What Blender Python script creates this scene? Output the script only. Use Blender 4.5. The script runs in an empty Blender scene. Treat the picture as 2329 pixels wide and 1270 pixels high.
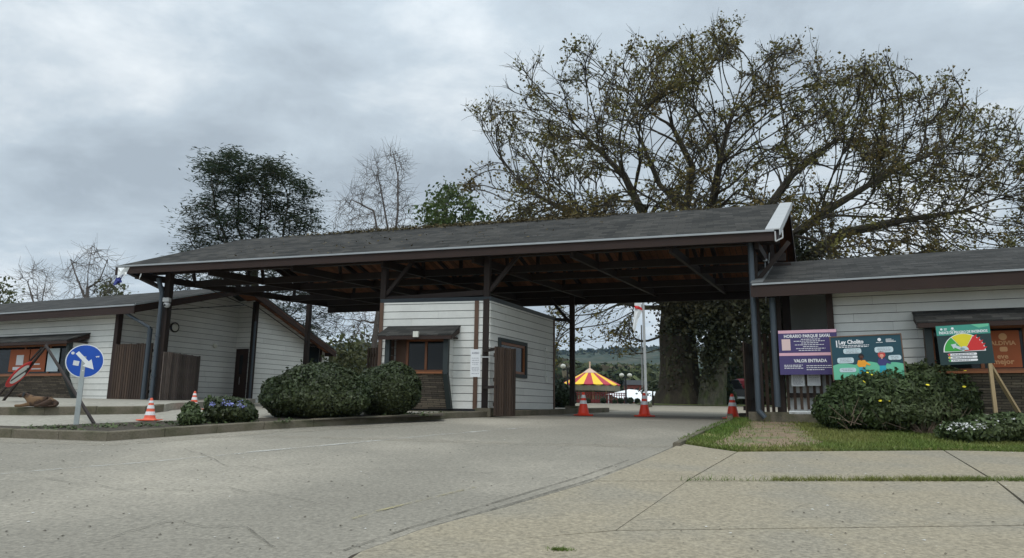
import bpy, bmesh, math, random, numpy as np
from mathutils import Vector, Matrix, kdtree
from mathutils.geometry import tessellate_polygon
random.seed(7); RNG = np.random.default_rng(11)
C = bpy.context.scene.collection
R = math.radians
# ------------------------------------------------------------------ camera
W_, H_, F_ = 2329, 1270, 1600.0
CZ, PITCH, ROLL = 1.4, math.atan(292 / F_), R(0.7)
cam = bpy.data.cameras.new("camera"); cam.lens = 36 * F_ / W_; cam.sensor_width = 36
cam.clip_end = 6000; cam.clip_start = .05
cam_o = bpy.data.objects.new("camera", cam); C.objects.link(cam_o)
cam_o.matrix_world = Matrix.Translation((0, 0, CZ)) @ Matrix.Rotation(math.pi / 2 + PITCH, 4, 'X') @ Matrix.Rotation(ROLL, 4, 'Z')
bpy.context.scene.camera = cam_o
# ------------------------------------------------------------------ world: overcast sky
SUN_EL, SUN_AZ = R(58), R(200)
wd = bpy.data.worlds.new("World"); bpy.context.scene.world = wd; wd.use_nodes = True
nt = wd.node_tree; nt.nodes.clear()
def N(t, k, **kw):
    n = t.nodes.new(k)
    for a, b in kw.items(): setattr(n, a, b)
    return n
def L(t, a, b): t.links.new(a, b)
out = N(nt, 'ShaderNodeOutputWorld'); bg = N(nt, 'ShaderNodeBackground')
sky = N(nt, 'ShaderNodeTexSky', sky_type='NISHITA', sun_disc=False, sun_elevation=SUN_EL, sun_rotation=SUN_AZ)
tc = N(nt, 'ShaderNodeTexCoord'); sep = N(nt, 'ShaderNodeSeparateXYZ'); L(nt, tc.outputs['Generated'], sep.inputs[0])
def M(t, op, a, b=None, c=None):
    n = N(t, 'ShaderNodeMath', operation=op)
    for i, v in enumerate((a, b, c)):
        if v is None: continue
        if isinstance(v, (int, float)): n.inputs[i].default_value = v
        else: L(t, v, n.inputs[i])
    return n.outputs[0]
zz = M(nt, 'ADD', M(nt, 'MAXIMUM', sep.outputs[2], 0.0), 0.28)
px = M(nt, 'DIVIDE', sep.outputs[0], zz); py = M(nt, 'DIVIDE', sep.outputs[1], zz)
cmb = N(nt, 'ShaderNodeCombineXYZ'); L(nt, px, cmb.inputs[0]); L(nt, py, cmb.inputs[1])
mp = N(nt, 'ShaderNodeMapping'); L(nt, cmb.outputs[0], mp.inputs[0]); mp.inputs['Rotation'].default_value = (0, 0, R(-38)); mp.inputs['Scale'].default_value = (0.95, 1.15, 1); mp.inputs['Location'].default_value = (3.1, .4, 0)
n1 = N(nt, 'ShaderNodeTexNoise'); n1.inputs['Scale'].default_value = 1.1; n1.inputs['Detail'].default_value = 6; n1.inputs['Roughness'].default_value = .5; n1.inputs['Distortion'].default_value = .25
L(nt, mp.outputs[0], n1.inputs['Vector'])
n2 = N(nt, 'ShaderNodeTexNoise'); n2.inputs['Scale'].default_value = 3.4; n2.inputs['Detail'].default_value = 8; n2.inputs['Roughness'].default_value = .62; n2.inputs['Distortion'].default_value = .25
L(nt, mp.outputs[0], n2.inputs['Vector'])
ns = M(nt, 'ADD', M(nt, 'MULTIPLY', n1.outputs[0], .60), M(nt, 'MULTIPLY', n2.outputs[0], .40))
cr = N(nt, 'ShaderNodeValToRGB'); L(nt, ns, cr.inputs[0])
e = cr.color_ramp.elements; e[0].position = .39; e[0].color = (.38, .44, .495, 1); e[1].position = .625; e[1].color = (.76, .81, .84, 1)
m = e.new(.5); m.color = (.50, .575, .635, 1)
# brighter band at the horizon and towards the zenith (CIE overcast)
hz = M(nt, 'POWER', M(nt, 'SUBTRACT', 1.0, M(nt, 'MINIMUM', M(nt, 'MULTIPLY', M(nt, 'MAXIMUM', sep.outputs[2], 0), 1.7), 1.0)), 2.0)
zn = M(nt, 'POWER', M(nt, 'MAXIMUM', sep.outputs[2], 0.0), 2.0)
# extra sky brightness added behind the camera to light the facades
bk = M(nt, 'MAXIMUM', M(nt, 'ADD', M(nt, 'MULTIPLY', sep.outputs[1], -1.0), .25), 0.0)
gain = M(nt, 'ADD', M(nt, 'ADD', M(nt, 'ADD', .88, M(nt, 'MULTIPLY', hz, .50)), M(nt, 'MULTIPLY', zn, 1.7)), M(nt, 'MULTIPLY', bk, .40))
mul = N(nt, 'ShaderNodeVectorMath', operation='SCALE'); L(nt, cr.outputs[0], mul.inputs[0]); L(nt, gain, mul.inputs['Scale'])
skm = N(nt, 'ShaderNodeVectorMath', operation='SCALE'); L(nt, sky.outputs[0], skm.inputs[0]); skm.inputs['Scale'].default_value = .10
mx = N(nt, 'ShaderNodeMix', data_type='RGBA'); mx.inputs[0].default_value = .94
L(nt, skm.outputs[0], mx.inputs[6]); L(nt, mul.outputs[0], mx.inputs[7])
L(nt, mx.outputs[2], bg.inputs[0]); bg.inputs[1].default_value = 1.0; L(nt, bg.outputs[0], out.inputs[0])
sun = bpy.data.lights.new("sun", 'SUN'); sun.energy = 1.1; sun.angle = R(14); sun.color = (1, .96, .90)
so = bpy.data.objects.new("sun", sun); C.objects.link(so)
sd = Vector((math.sin(SUN_AZ) * math.cos(SUN_EL), math.cos(SUN_AZ) * math.cos(SUN_EL), math.sin(SUN_EL)))
so.rotation_euler = sd.to_track_quat('Z', 'Y').to_euler()
vs = bpy.context.scene.view_settings; vs.view_transform = 'Standard'; vs.look = 'None'; vs.gamma = 1; vs.exposure = 0
# ------------------------------------------------------------------ survey helpers (site coordinates taken off the photograph)
cf = Vector((0, math.cos(PITCH), math.sin(PITCH))); cr0 = Vector((1, 0, 0)); cu0 = cr0.cross(cf)
crr = cr0 * math.cos(ROLL) + cu0 * math.sin(ROLL); cuu = -cr0 * math.sin(ROLL) + cu0 * math.cos(ROLL)
O = Vector((0, 0, CZ))
def ray(x, y): return cf + crr * ((x - W_ / 2) / F_) + cuu * ((H_ / 2 - y) / F_)
def at(x, y, Y): d = ray(x, y); return O + d * (Y / d.y)
def atz(x, y, z): d = ray(x, y); return O + d * ((z - CZ) / d.z)
def onpl(x, y, p, q):
    """pixel ray met with the vertical plane through p and q"""
    n = Vector((-(q[1] - p[1]), q[0] - p[0], 0)); d = ray(x, y)
    return O + d * ((Vector((p[0], p[1], 0)) - O).dot(n) / d.dot(n))
BKS = [(-400, 0), (0, 0), (12, .74), (17, 1.12), (20, 1.17), (26, 1.28), (30, 1.4), (42, 1.70), (80, 1.97), (150, 2.6), (3000, 2.6)]
_bx = [b[0] for b in BKS]; _bz = [b[1] for b in BKS]
def gz(y): return float(np.interp(y, _bx, _bz))
def gnd(x, y, dz=0):
    d = ray(x, y); Y = 3.0
    while Y < 300:
        if O.z + d.z * Y / d.y < gz(Y) + dz: break
        Y += .02
    p = O + d * (Y / d.y); return Vector((p.x, p.y, gz(p.y) + dz))
# ------------------------------------------------------------------ materials
def mat(name, col, rough=.8, var=.25, scale=3.0, fine=0.0, fscale=60, bump=0.0, bscale=40, metal=0.0, spec=.4, island=0.0, col2=None, c2pos=(.45, .62), stretch=(1, 1, 1), transl=0.0):
    m = bpy.data.materials.new(name); m.use_nodes = True; t = m.node_tree
    b = t.nodes['Principled BSDF']; b.inputs['Roughness'].default_value = rough; b.inputs['Metallic'].default_value = metal
    b.inputs['Specular IOR Level'].default_value = spec
    tcn = N(t, 'ShaderNodeTexCoord'); mpn = N(t, 'ShaderNodeMapping'); L(t, tcn.outputs['Object'], mpn.inputs[0]); mpn.inputs['Scale'].default_value = stretch
    nz = N(t, 'ShaderNodeTexNoise'); nz.inputs['Scale'].default_value = scale; nz.inputs['Detail'].default_value = 5; L(t, mpn.outputs[0], nz.inputs['Vector'])
    c = N(t, 'ShaderNodeMix', data_type='RGBA'); c.inputs[6].default_value = (*col, 1)
    if col2:
        rp = N(t, 'ShaderNodeMapRange'); rp.inputs[1].default_value = c2pos[0]; rp.inputs[2].default_value = c2pos[1]; L(t, nz.outputs[0], rp.inputs[0])
        L(t, rp.outputs[0], c.inputs[0]); c.inputs[7].default_value = (*col2, 1)
    else: c.inputs[0].default_value = 0
    col_out = c.outputs[2]
    g = M(t, 'ADD', 1 - var, M(t, 'MULTIPLY', nz.outputs[0], 2 * var))
    if fine:
        nf = N(t, 'ShaderNodeTexNoise'); nf.inputs['Scale'].default_value = fscale; nf.inputs['Detail'].default_value = 3; nf.inputs['Roughness'].default_value = .7; L(t, mpn.outputs[0], nf.inputs['Vector'])
        g = M(t, 'MULTIPLY', g, M(t, 'ADD', 1 - fine, M(t, 'MULTIPLY', nf.outputs[0], 2 * fine)))
    if island:
        ge = N(t, 'ShaderNodeNewGeometry')
        g = M(t, 'MULTIPLY', g, M(t, 'ADD', 1 - island, M(t, 'MULTIPLY', ge.outputs['Random Per Island'], 2 * island)))
    v = N(t, 'ShaderNodeVectorMath', operation='SCALE'); L(t, col_out, v.inputs[0]); L(t, g, v.inputs['Scale']); L(t, v.outputs[0], b.inputs['Base Color'])
    if bump:
        nb = N(t, 'ShaderNodeTexNoise'); nb.inputs['Scale'].default_value = bscale; nb.inputs['Detail'].default_value = 4; L(t, mpn.outputs[0], nb.inputs['Vector'])
        bp = N(t, 'ShaderNodeBump'); bp.inputs['Strength'].default_value = bump; bp.inputs['Distance'].default_value = .02; L(t, nb.outputs[0], bp.inputs['Height']); L(t, bp.outputs[0], b.inputs['Normal'])
    if transl:
        o_ = t.nodes['Material Output']; tr = N(t, 'ShaderNodeBsdfTranslucent'); L(t, v.outputs[0], tr.inputs[0]); ms = N(t, 'ShaderNodeMixShader'); ms.inputs[0].default_value = transl
        L(t, b.outputs[0], ms.inputs[1]); L(t, tr.outputs[0], ms.inputs[2]); L(t, ms.outputs[0], o_.inputs[0])
    return m
def brickmat(name, c1, c2, cm, u, bw, bh, mortar, rough=.9, zk=1.0, bump=.6, var=.3):
    """courses laid along horizontal direction u, rows counted up in z*zk"""
    m = bpy.data.materials.new(name); m.use_nodes = True; t = m.node_tree; b = t.nodes['Principled BSDF']; b.inputs['Roughness'].default_value = rough; b.inputs['Specular IOR Level'].default_value = .2
    tcn = N(t, 'ShaderNodeTexCoord'); d = N(t, 'ShaderNodeVectorMath', operation='DOT_PRODUCT'); L(t, tcn.outputs['Object'], d.inputs[0]); d.inputs[1].default_value = (u[0], u[1], 0)
    s = N(t, 'ShaderNodeSeparateXYZ'); L(t, tcn.outputs['Object'], s.inputs[0]); cb = N(t, 'ShaderNodeCombineXYZ')
    L(t, d.outputs['Value'], cb.inputs[0]); L(t, M(t, 'MULTIPLY', s.outputs[2], zk), cb.inputs[1])
    dn = N(t, 'ShaderNodeTexNoise'); dn.inputs['Scale'].default_value = 2.5; L(t, tcn.outputs['Object'], dn.inputs['Vector'])
    ad = N(t, 'ShaderNodeVectorMath', operation='MULTIPLY_ADD'); L(t, dn.outputs['Color'], ad.inputs[0]); ad.inputs[1].default_value = (.06, .03, 0); L(t, cb.outputs[0], ad.inputs[2])
    br = N(t, 'ShaderNodeTexBrick'); L(t, ad.outputs[0], br.inputs['Vector']); br.inputs['Color1'].default_value = (*c1, 1); br.inputs['Color2'].default_value = (*c2, 1); br.inputs['Mortar'].default_value = (*cm, 1)
    br.inputs['Scale'].default_value = 1; br.inputs['Brick Width'].default_value = bw; br.inputs['Row Height'].default_value = bh; br.inputs['Mortar Size'].default_value = mortar; br.inputs['Mortar Smooth'].default_value = .3
    nz = N(t, 'ShaderNodeTexNoise'); nz.inputs['Scale'].default_value = 1.2; nz.inputs['Detail'].default_value = 8; L(t, tcn.outputs['Object'], nz.inputs['Vector'])
    nf = N(t, 'ShaderNodeTexNoise'); nf.inputs['Scale'].default_value = 30; nf.inputs['Detail'].default_value = 4; L(t, tcn.outputs['Object'], nf.inputs['Vector'])
    g = M(t, 'MULTIPLY', M(t, 'ADD', 1 - var, M(t, 'MULTIPLY', nz.outputs[0], 2 * var)), M(t, 'ADD', .55, M(t, 'MULTIPLY', nf.outputs[0], .9)))
    v = N(t, 'ShaderNodeVectorMath', operation='SCALE'); L(t, br.outputs[0], v.inputs[0]); L(t, g, v.inputs['Scale']); L(t, v.outputs[0], b.inputs['Base Color'])
    bp = N(t, 'ShaderNodeBump'); bp.inputs['Strength'].default_value = bump; bp.inputs['Distance'].default_value = .02; bp.invert = True; L(t, br.outputs['Fac'], bp.inputs['Height']); L(t, bp.outputs[0], b.inputs['Normal'])
    return m
def worn(name, col, under, lo, hi, sc=4, stretch=(1, 1, 1)):
    m = mat(name, under, .9, .15, 1.0, fine=.25, fscale=50, col2=None)
    t = m.node_tree; b = t.nodes['Principled BSDF']; lk = b.inputs['Base Color'].links[0]; src = lk.from_socket
    tcn = N(t, 'ShaderNodeTexCoord'); mpn = N(t, 'ShaderNodeMapping'); mpn.inputs['Scale'].default_value = stretch; L(t, tcn.outputs['Object'], mpn.inputs[0])
    nz = N(t, 'ShaderNodeTexNoise'); nz.inputs['Scale'].default_value = sc; nz.inputs['Detail'].default_value = 10; nz.inputs['Roughness'].default_value = .75; L(t, mpn.outputs[0], nz.inputs['Vector'])
    rp = N(t, 'ShaderNodeMapRange'); rp.inputs[1].default_value = lo; rp.inputs[2].default_value = hi; L(t, nz.outputs[0], rp.inputs[0])
    c = N(t, 'ShaderNodeMix', data_type='RGBA'); L(t, rp.outputs[0], c.inputs[0]); L(t, src, c.inputs[6]); c.inputs[7].default_value = (*col, 1); L(t, c.outputs[2], b.inputs['Base Color'])
    tr = N(t, 'ShaderNodeBsdfTransparent'); ms = N(t, 'ShaderNodeMixShader'); L(t, rp.outputs[0], ms.inputs[0]); L(t, tr.outputs[0], ms.inputs[1]); L(t, b.outputs[0], ms.inputs[2])
    L(t, ms.outputs[0], t.nodes['Material Output'].inputs[0])
    return m
UB = Vector((1, -.44, 0)).normalized()      # buildings' long direction
VB = Vector((.46, 1, 0)).normalized()       # depth direction
ASPH = (.238, .218, .176)
m_ground = mat('earth and grass', (.09, .10, .04), .95, .3, .3, col2=(.16, .13, .09))
m_asph = mat('worn grey asphalt', ASPH, .92, .30, .30, fine=.75, fscale=24, bump=.15, bscale=60, col2=(.31, .28, .225), c2pos=(.48, .7))
m_slab = mat('pebbly concrete', (.295, .255, .182), .93, .30, .7, fine=.9, fscale=24, bump=.2, bscale=50, col2=(.235, .21, .16))
m_lane = mat('lane concrete', (.31, .29, .24), .93, .2, .8, fine=.6, fscale=12)
m_kerb = mat('mossy kerb concrete', (.15, .13, .095), .95, .3, 2.2, fine=.35, fscale=30, bump=.6, bscale=30, col2=(.085, .08, .05), c2pos=(.45, .62))
m_soil = mat('dark soil', (.055, .045, .032), 1, .35, 5, fine=.5, fscale=40, bump=1, bscale=40)
m_dirt = mat('trodden dirt', (.235, .172, .112), 1, .3, 2, fine=.9, fscale=14, bump=.5, bscale=50, col2=(.13, .14, .06), c2pos=(.48, .62))
m_grassbase = mat('turf', (.10, .14, .035), 1, .3, 2, fine=.4, fscale=30, col2=(.18, .17, .06))
m_cobble = mat('cobbled yard', (.31, .28, .22), .95, .2, 1.5, fine=.45, fscale=5, bump=1, bscale=6)
m_shing = brickmat('dark shingles canopy', (.056, .053, .047), (.020, .020, .018), (.012, .012, .011), Vector((1, -.296, 0)).normalized(), .35, .09, .004, zk=1.0, var=.55)
m_shingb = brickmat('dark shingles', (.062, .060, .055), (.026, .026, .024), (.015, .015, .015), UB, .33, .07, .004, zk=1.0, var=.5)
m_moss = mat('roof moss', (.12, .095, .045), 1, .4, 3, fine=.5, fscale=30, bump=1, island=.3)
m_wood = mat('dark brown timber', (.020, .012, .009), .75, .35, 3, fine=.3, fscale=25, stretch=(1, 1, .15))
m_woodr = mat('red brown fascia', (.025, .0115, .0075), .7, .3, 2, fine=.25, fscale=20)
m_slat = mat('weathered brown slats', (.050, .032, .022), .85, .45, 4, fine=.3, fscale=25, stretch=(1, 1, .12), island=.35)
m_soff = mat('soffit boards', (.15, .060, .026), .85, .45, 5, fine=.3, fscale=20, island=.4)
m_white = mat('white painted boards', (.63, .635, .60), .7, .16, 1.1, fine=.08, fscale=9, island=.05)
m_slatg = mat('weathered grey slats', (.105, .082, .070), .9, .4, 4, fine=.4, fscale=25, stretch=(1, 1, .12), island=.4)
m_grey = mat('grey wall paint', (.30, .31, .29), .8, .08, 1.5)
m_back = mat('wall backing', (.03, .03, .028), .9, .1)
m_dkgr = mat('dark green trim', (.022, .030, .030), .6, .2)
m_stone = brickmat('ledge stone', (.20, .165, .125), (.085, .072, .060), (.03, .026, .022), UB, .34, .055, .006, zk=1.0, bump=1.0, var=.35)
m_orange = mat('varnished wood frame', (.21, .078, .028), .45, .3, 3, fine=.2, fscale=15, stretch=(1, 1, .3))
m_plank = mat('varnished plank side', (.10, .055, .034), .6, .3, 3, island=.2)
m_int = mat('room darkness', (.012, .012, .012), .9, .2)  # near-black sheets behind the windows, the rooms' darkness put in as colour
m_galv = mat('galvanised pipe', (.060, .075, .090), .5, .2, 3, metal=.25)
m_gal2 = mat('galvanised post', (.38, .41, .40), .55, .25, 5, fine=.15, metal=.4)
m_drip = mat('metal drip edge', (.32, .34, .35), .5, .15, 4, metal=.2)
m_metw = mat('white metal', (.40, .41, .41), .5, .1)
m_blk = mat('black', (.015, .015, .016), .6, .1)
m_bark = mat('oak bark', (.040, .032, .022), .95, .5, 2.5, fine=.8, fscale=9, bump=1, bscale=9, col2=(.05, .052, .022), c2pos=(.5, .7), stretch=(1, 1, .3))
m_bark2 = mat('grey bark', (.105, .090, .080), .95, .25, 2, fine=.3, fscale=12)
m_ivy = mat('bark with ivy', (.085, .08, .058), .95, .5, 2.5, fine=1, fscale=6, bump=1, bscale=8, stretch=(1, 1, .5), col2=(.04, .05, .02))
def leafm(n, c, c2, tr=.25, isl=.45, rough=.55):
    return mat(n, c, rough, .25, .35, island=isl, col2=c2, c2pos=(.4, .6), transl=tr, spec=.25)
m_lf_oak = leafm('oak leaves', (.135, .128, .034), (.11, .080, .026), .3)
m_lf_ever = leafm('evergreen sprays', (.045, .070, .040), (.060, .072, .042), .25)
m_lf_green = leafm('fresh green leaves', (.055, .095, .025), (.075, .10, .03), .3)
m_lf_olive = leafm('olive leaves', (.085, .090, .035), (.06, .075, .03), .2)
m_lf_bush = leafm('clipped bush leaves', (.034, .050, .019), (.052, .062, .026), .12, .5, .45)
m_lf_shrub = leafm('daisy shrub leaves', (.056, .085, .030), (.080, .10, .042), .2, .5)
m_lf_dark = leafm('dark leaves', (.020, .036, .018), (.035, .05, .022), .1)
m_lf_ivy = leafm('ivy leaves', (.034, .040, .019), (.055, .048, .024), .12)
m_grass = leafm('grass blades', (.115, .185, .035), (.19, .20, .06), .3, .4)
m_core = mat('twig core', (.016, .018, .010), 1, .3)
m_dry = mat('dry stalks', (.15, .11, .08), .95, .3, island=.4)
m_yel = mat('yellow petals', (.85, .70, .04), .6, .1)
m_wht = mat('white petals', (.8, .8, .78), .6, .05)
m_lil = mat('lilac petals', (.28, .30, .62), .6, .15, island=.3)
def flat(n, c, r=.6): return mat(n, c, r, .07, 3)
m_conered = flat('cone orange red', (.80, .055, .022), .45); m_conewh = flat('cone reflective band', (.72, .72, .72), .4)
m_conerd2 = mat('faded cone', (.72, .13, .07), .6, .15, 8)
m_blue = mat('sign blue', (.008, .075, .42), .4, .2, 6); m_signw = mat('sign white', (.78, .80, .80), .5, .1, 8); m_red = flat('sign red', (.62, .03, .03))
m_purple = mat('poster purple', (.060, .044, .145), .45, .1, 4); m_pink = flat('poster pink', (.72, .42, .50)); m_cream = flat('poster cream pink', (.70, .52, .50))
m_navy = mat('poster navy', (.012, .060, .085), .4, .1, 2); m_mint = flat('poster mint', (.14, .50, .32)); m_bub = flat('bubble pale', (.55, .66, .70)); m_txt = flat('print white', (.80, .80, .82)); m_txtd = flat('print grey', (.25, .25, .28))
m_teal = flat('poster teal', (.05, .28, .22)); m_grn = flat('dial green', (.05, .36, .06)); m_dyel = flat('dial yellow', (.72, .62, .03)); m_dred = flat('dial red', (.60, .03, .03))
m_skin1 = flat('dark skin print', (.10, .035, .02)); m_skin2 = flat('light skin print', (.75, .36, .26)); m_hair2 = flat('red hair print', (.55, .07, .06)); m_oran = flat('orange print', (.85, .36, .03)); m_cyan = flat('trousers print', (.02, .36, .48)); m_nav2 = flat('jacket print', (.05, .05, .18))
m_timber = mat('raw pine', (.36, .27, .15), .8, .2, 4, fine=.2, stretch=(1, 1, .2)); m_ply = mat('board edge', (.16, .10, .07), .8, .2)
m_poster = flat('orange poster', (.34, .085, .022)); m_paper = mat('paper', (.66, .67, .68), .7, .08, 6)
m_fur = mat('dog fur', (.16, .095, .05), .95, .3, 4, fine=.3, col2=(.05, .03, .02), c2pos=(.45, .55))
m_flagb = flat('flag blue', (.03, .04, .20)); m_carY = flat('carousel yellow', (.85, .55, .03)); m_carR = flat('carousel red', (.42, .03, .05)); m_carP = flat('carousel cream', (.60, .42, .32))
m_tent = flat('tent white', (.78, .80, .80)); m_pick = mat('dark car paint', (.02, .022, .024), .25, .1); m_rtent = flat('red cloth', (.30, .02, .03)); m_dkred = flat('red painted rail', (.15, .02, .02))
m_globe = flat('lamp globe', (.62, .62, .55), .3)
m_glass = bpy.data.materials.new('window glass'); m_glass.use_nodes = True
_b = m_glass.node_tree.nodes['Principled BSDF']; _b.inputs['Base Color'].default_value = (.012, .015, .016, 1); _b.inputs['Roughness'].default_value = .06; _b.inputs['Specular IOR Level'].default_value = .22
# ------------------------------------------------------------------ mesh collector
UP = Vector((0, 0, 1))
class MB:
    def __init__(s): s.v = []; s.f = []; s.m = []; s.cur = 0
    def add(s, vs, fs, mi=None):
        o = len(s.v); s.v += [tuple(v) for v in vs]; s.f += [tuple(i + o for i in f) for f in fs]; s.m += [s.cur if mi is None else mi] * len(fs); return s
    def hexa(s, p, mi=None):   # 8 points: bottom 4 ccw, top 4
        return s.add(p, [(3, 2, 1, 0), (4, 5, 6, 7), (0, 1, 5, 4), (1, 2, 6, 5), (2, 3, 7, 6), (3, 0, 4, 7)], mi)
    def fbox(s, o, ex, ey, ez, mi=None):  # corner + 3 edge vectors
        o, ex, ey, ez = map(Vector, (o, ex, ey, ez))
        return s.hexa([o, o + ex, o + ex + ey, o + ey, o + ez, o + ex + ez, o + ex + ey + ez, o + ey + ez], mi)
    def box(s, c, d, mi=None, rz=0):
        cx, cy, cz = c; a, b, h = d[0] / 2, d[1] / 2, d[2] / 2; ca, sa = math.cos(rz), math.sin(rz)
        P = [(cx + x * ca - y * sa, cy + x * sa + y * ca, cz + z) for z in (-h, h) for x, y in ((-a, -b), (a, -b), (a, b), (-a, b))]
        return s.hexa(P, mi)
    def beam(s, p, q, w, h, up=UP, mi=None):
        p, q = Vector(p), Vector(q); d = (q - p).normalized(); up = Vector(up)
        if abs(d.dot(up)) > .98: up = Vector(UB)
        x = d.cross(up).normalized() * (w / 2); y = x.cross(d).normalized() * (h / 2)
        return s.hexa([p - x - y, p + x - y, p + x + y, p - x + y, q - x - y, q + x - y, q + x + y, q - x + y], mi)
    def tube(s, p, q, r0, r1=None, n=8, mi=None, cap=True):
        p, q = Vector(p), Vector(q); r1 = r0 if r1 is None else r1; d = (q - p).normalized(); a = d.orthogonal().normalized(); b = d.cross(a)
        vs = [p + (a * math.cos(t) + b * math.sin(t)) * r0 for t in [2 * math.pi * i / n for i in range(n)]] + [q + (a * math.cos(t) + b * math.sin(t)) * r1 for t in [2 * math.pi * i / n for i in range(n)]]
        fs = [(i, (i + 1) % n, n + (i + 1) % n, n + i) for i in range(n)]
        if cap: fs += [tuple(range(n))[::-1], tuple(range(n, 2 * n))]
        return s.add(vs, fs, mi)
    def lathe(s, c, prof, n=20, mi=None, axis=None):
        c = Vector(c); vs = []; fs = []
        ax = Vector(axis or (0, 0, 1)).normalized(); a = ax.orthogonal().normalized(); b = ax.cross(a)
        for r, z in prof:
            for i in range(n):
                t = 2 * math.pi * i / n; vs.append(c + ax * z + (a * math.cos(t) + b * math.sin(t)) * r)
        for k in range(len(prof) - 1):
            for i in range(n): fs.append((k * n + i, k * n + (i + 1) % n, (k + 1) * n + (i + 1) % n, (k + 1) * n + i))
        fs.append(tuple(range(n))[::-1]); fs.append(tuple(range((len(prof) - 1) * n, len(prof) * n)))
        return s.add(vs, fs, mi)
    def prism(s, pts, off, mi=None):
        n = len(pts); pts = [Vector(p) for p in pts]; off = Vector(off)
        return s.add(pts + [p + off for p in pts], [tuple(range(n))[::-1], tuple(range(n, 2 * n))] + [(i, (i + 1) % n, n + (i + 1) % n, n + i) for i in range(n)], mi)
    def build(s, name, mats, parent=None, bevel=0, smooth=False):
        me = bpy.data.meshes.new(name); off = Vector(parent['_o']) if parent is not None and '_o' in parent.keys() else Vector((0, 0, 0))
        me.from_pydata([(v[0] - off.x, v[1] - off.y, v[2] - off.z) for v in s.v], [], s.f)
        for mm in (mats if isinstance(mats, (list, tuple)) else [mats]): me.materials.append(mm)
        me.polygons.foreach_set('material_index', s.m)
        bm = bmesh.new(); bm.from_mesh(me); bmesh.ops.recalc_face_normals(bm, faces=bm.faces); bm.to_mesh(me); bm.free()
        if smooth: me.polygons.foreach_set('use_smooth', [True] * len(me.polygons))
        o = bpy.data.objects.new(name, me); C.objects.link(o)
        if parent is not None:
            o.parent = parent
            if '_o' in parent.keys(): o['_o'] = parent['_o']
        if bevel:
            md = o.modifiers.new('bevel', 'BEVEL'); md.width = bevel; md.segments = 1; md.limit_method = 'ANGLE'
        return o
ROOTS = []
def tag(o, label=None, cat=None, group=None, kind=None):
    if label: o['label'] = label
    if cat: o['category'] = cat
    if group: o['group'] = group
    if kind: o['kind'] = kind
    return o
def thing(name, label, cat, loc=(0, 0, 0), group=None):
    o = bpy.data.objects.new(name, None); o.empty_display_size = .3; o.location = loc; o['_o'] = tuple(float(c) for c in loc); C.objects.link(o)
    ROOTS.append(o); return tag(o, label, cat, group)
def local_thing(name, label, cat, group=None):   # parts modelled about the origin
    o = bpy.data.objects.new(name, None); C.objects.link(o); return tag(o, label, cat, group)
def copy_tree(o, parent=None):
    c = o.copy(); C.objects.link(c); c.parent = parent
    for ch in [x for x in o.children]: copy_tree(ch, c)
    return c
def struct(o, label=None): o['kind'] = 'structure'; return o
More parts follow.
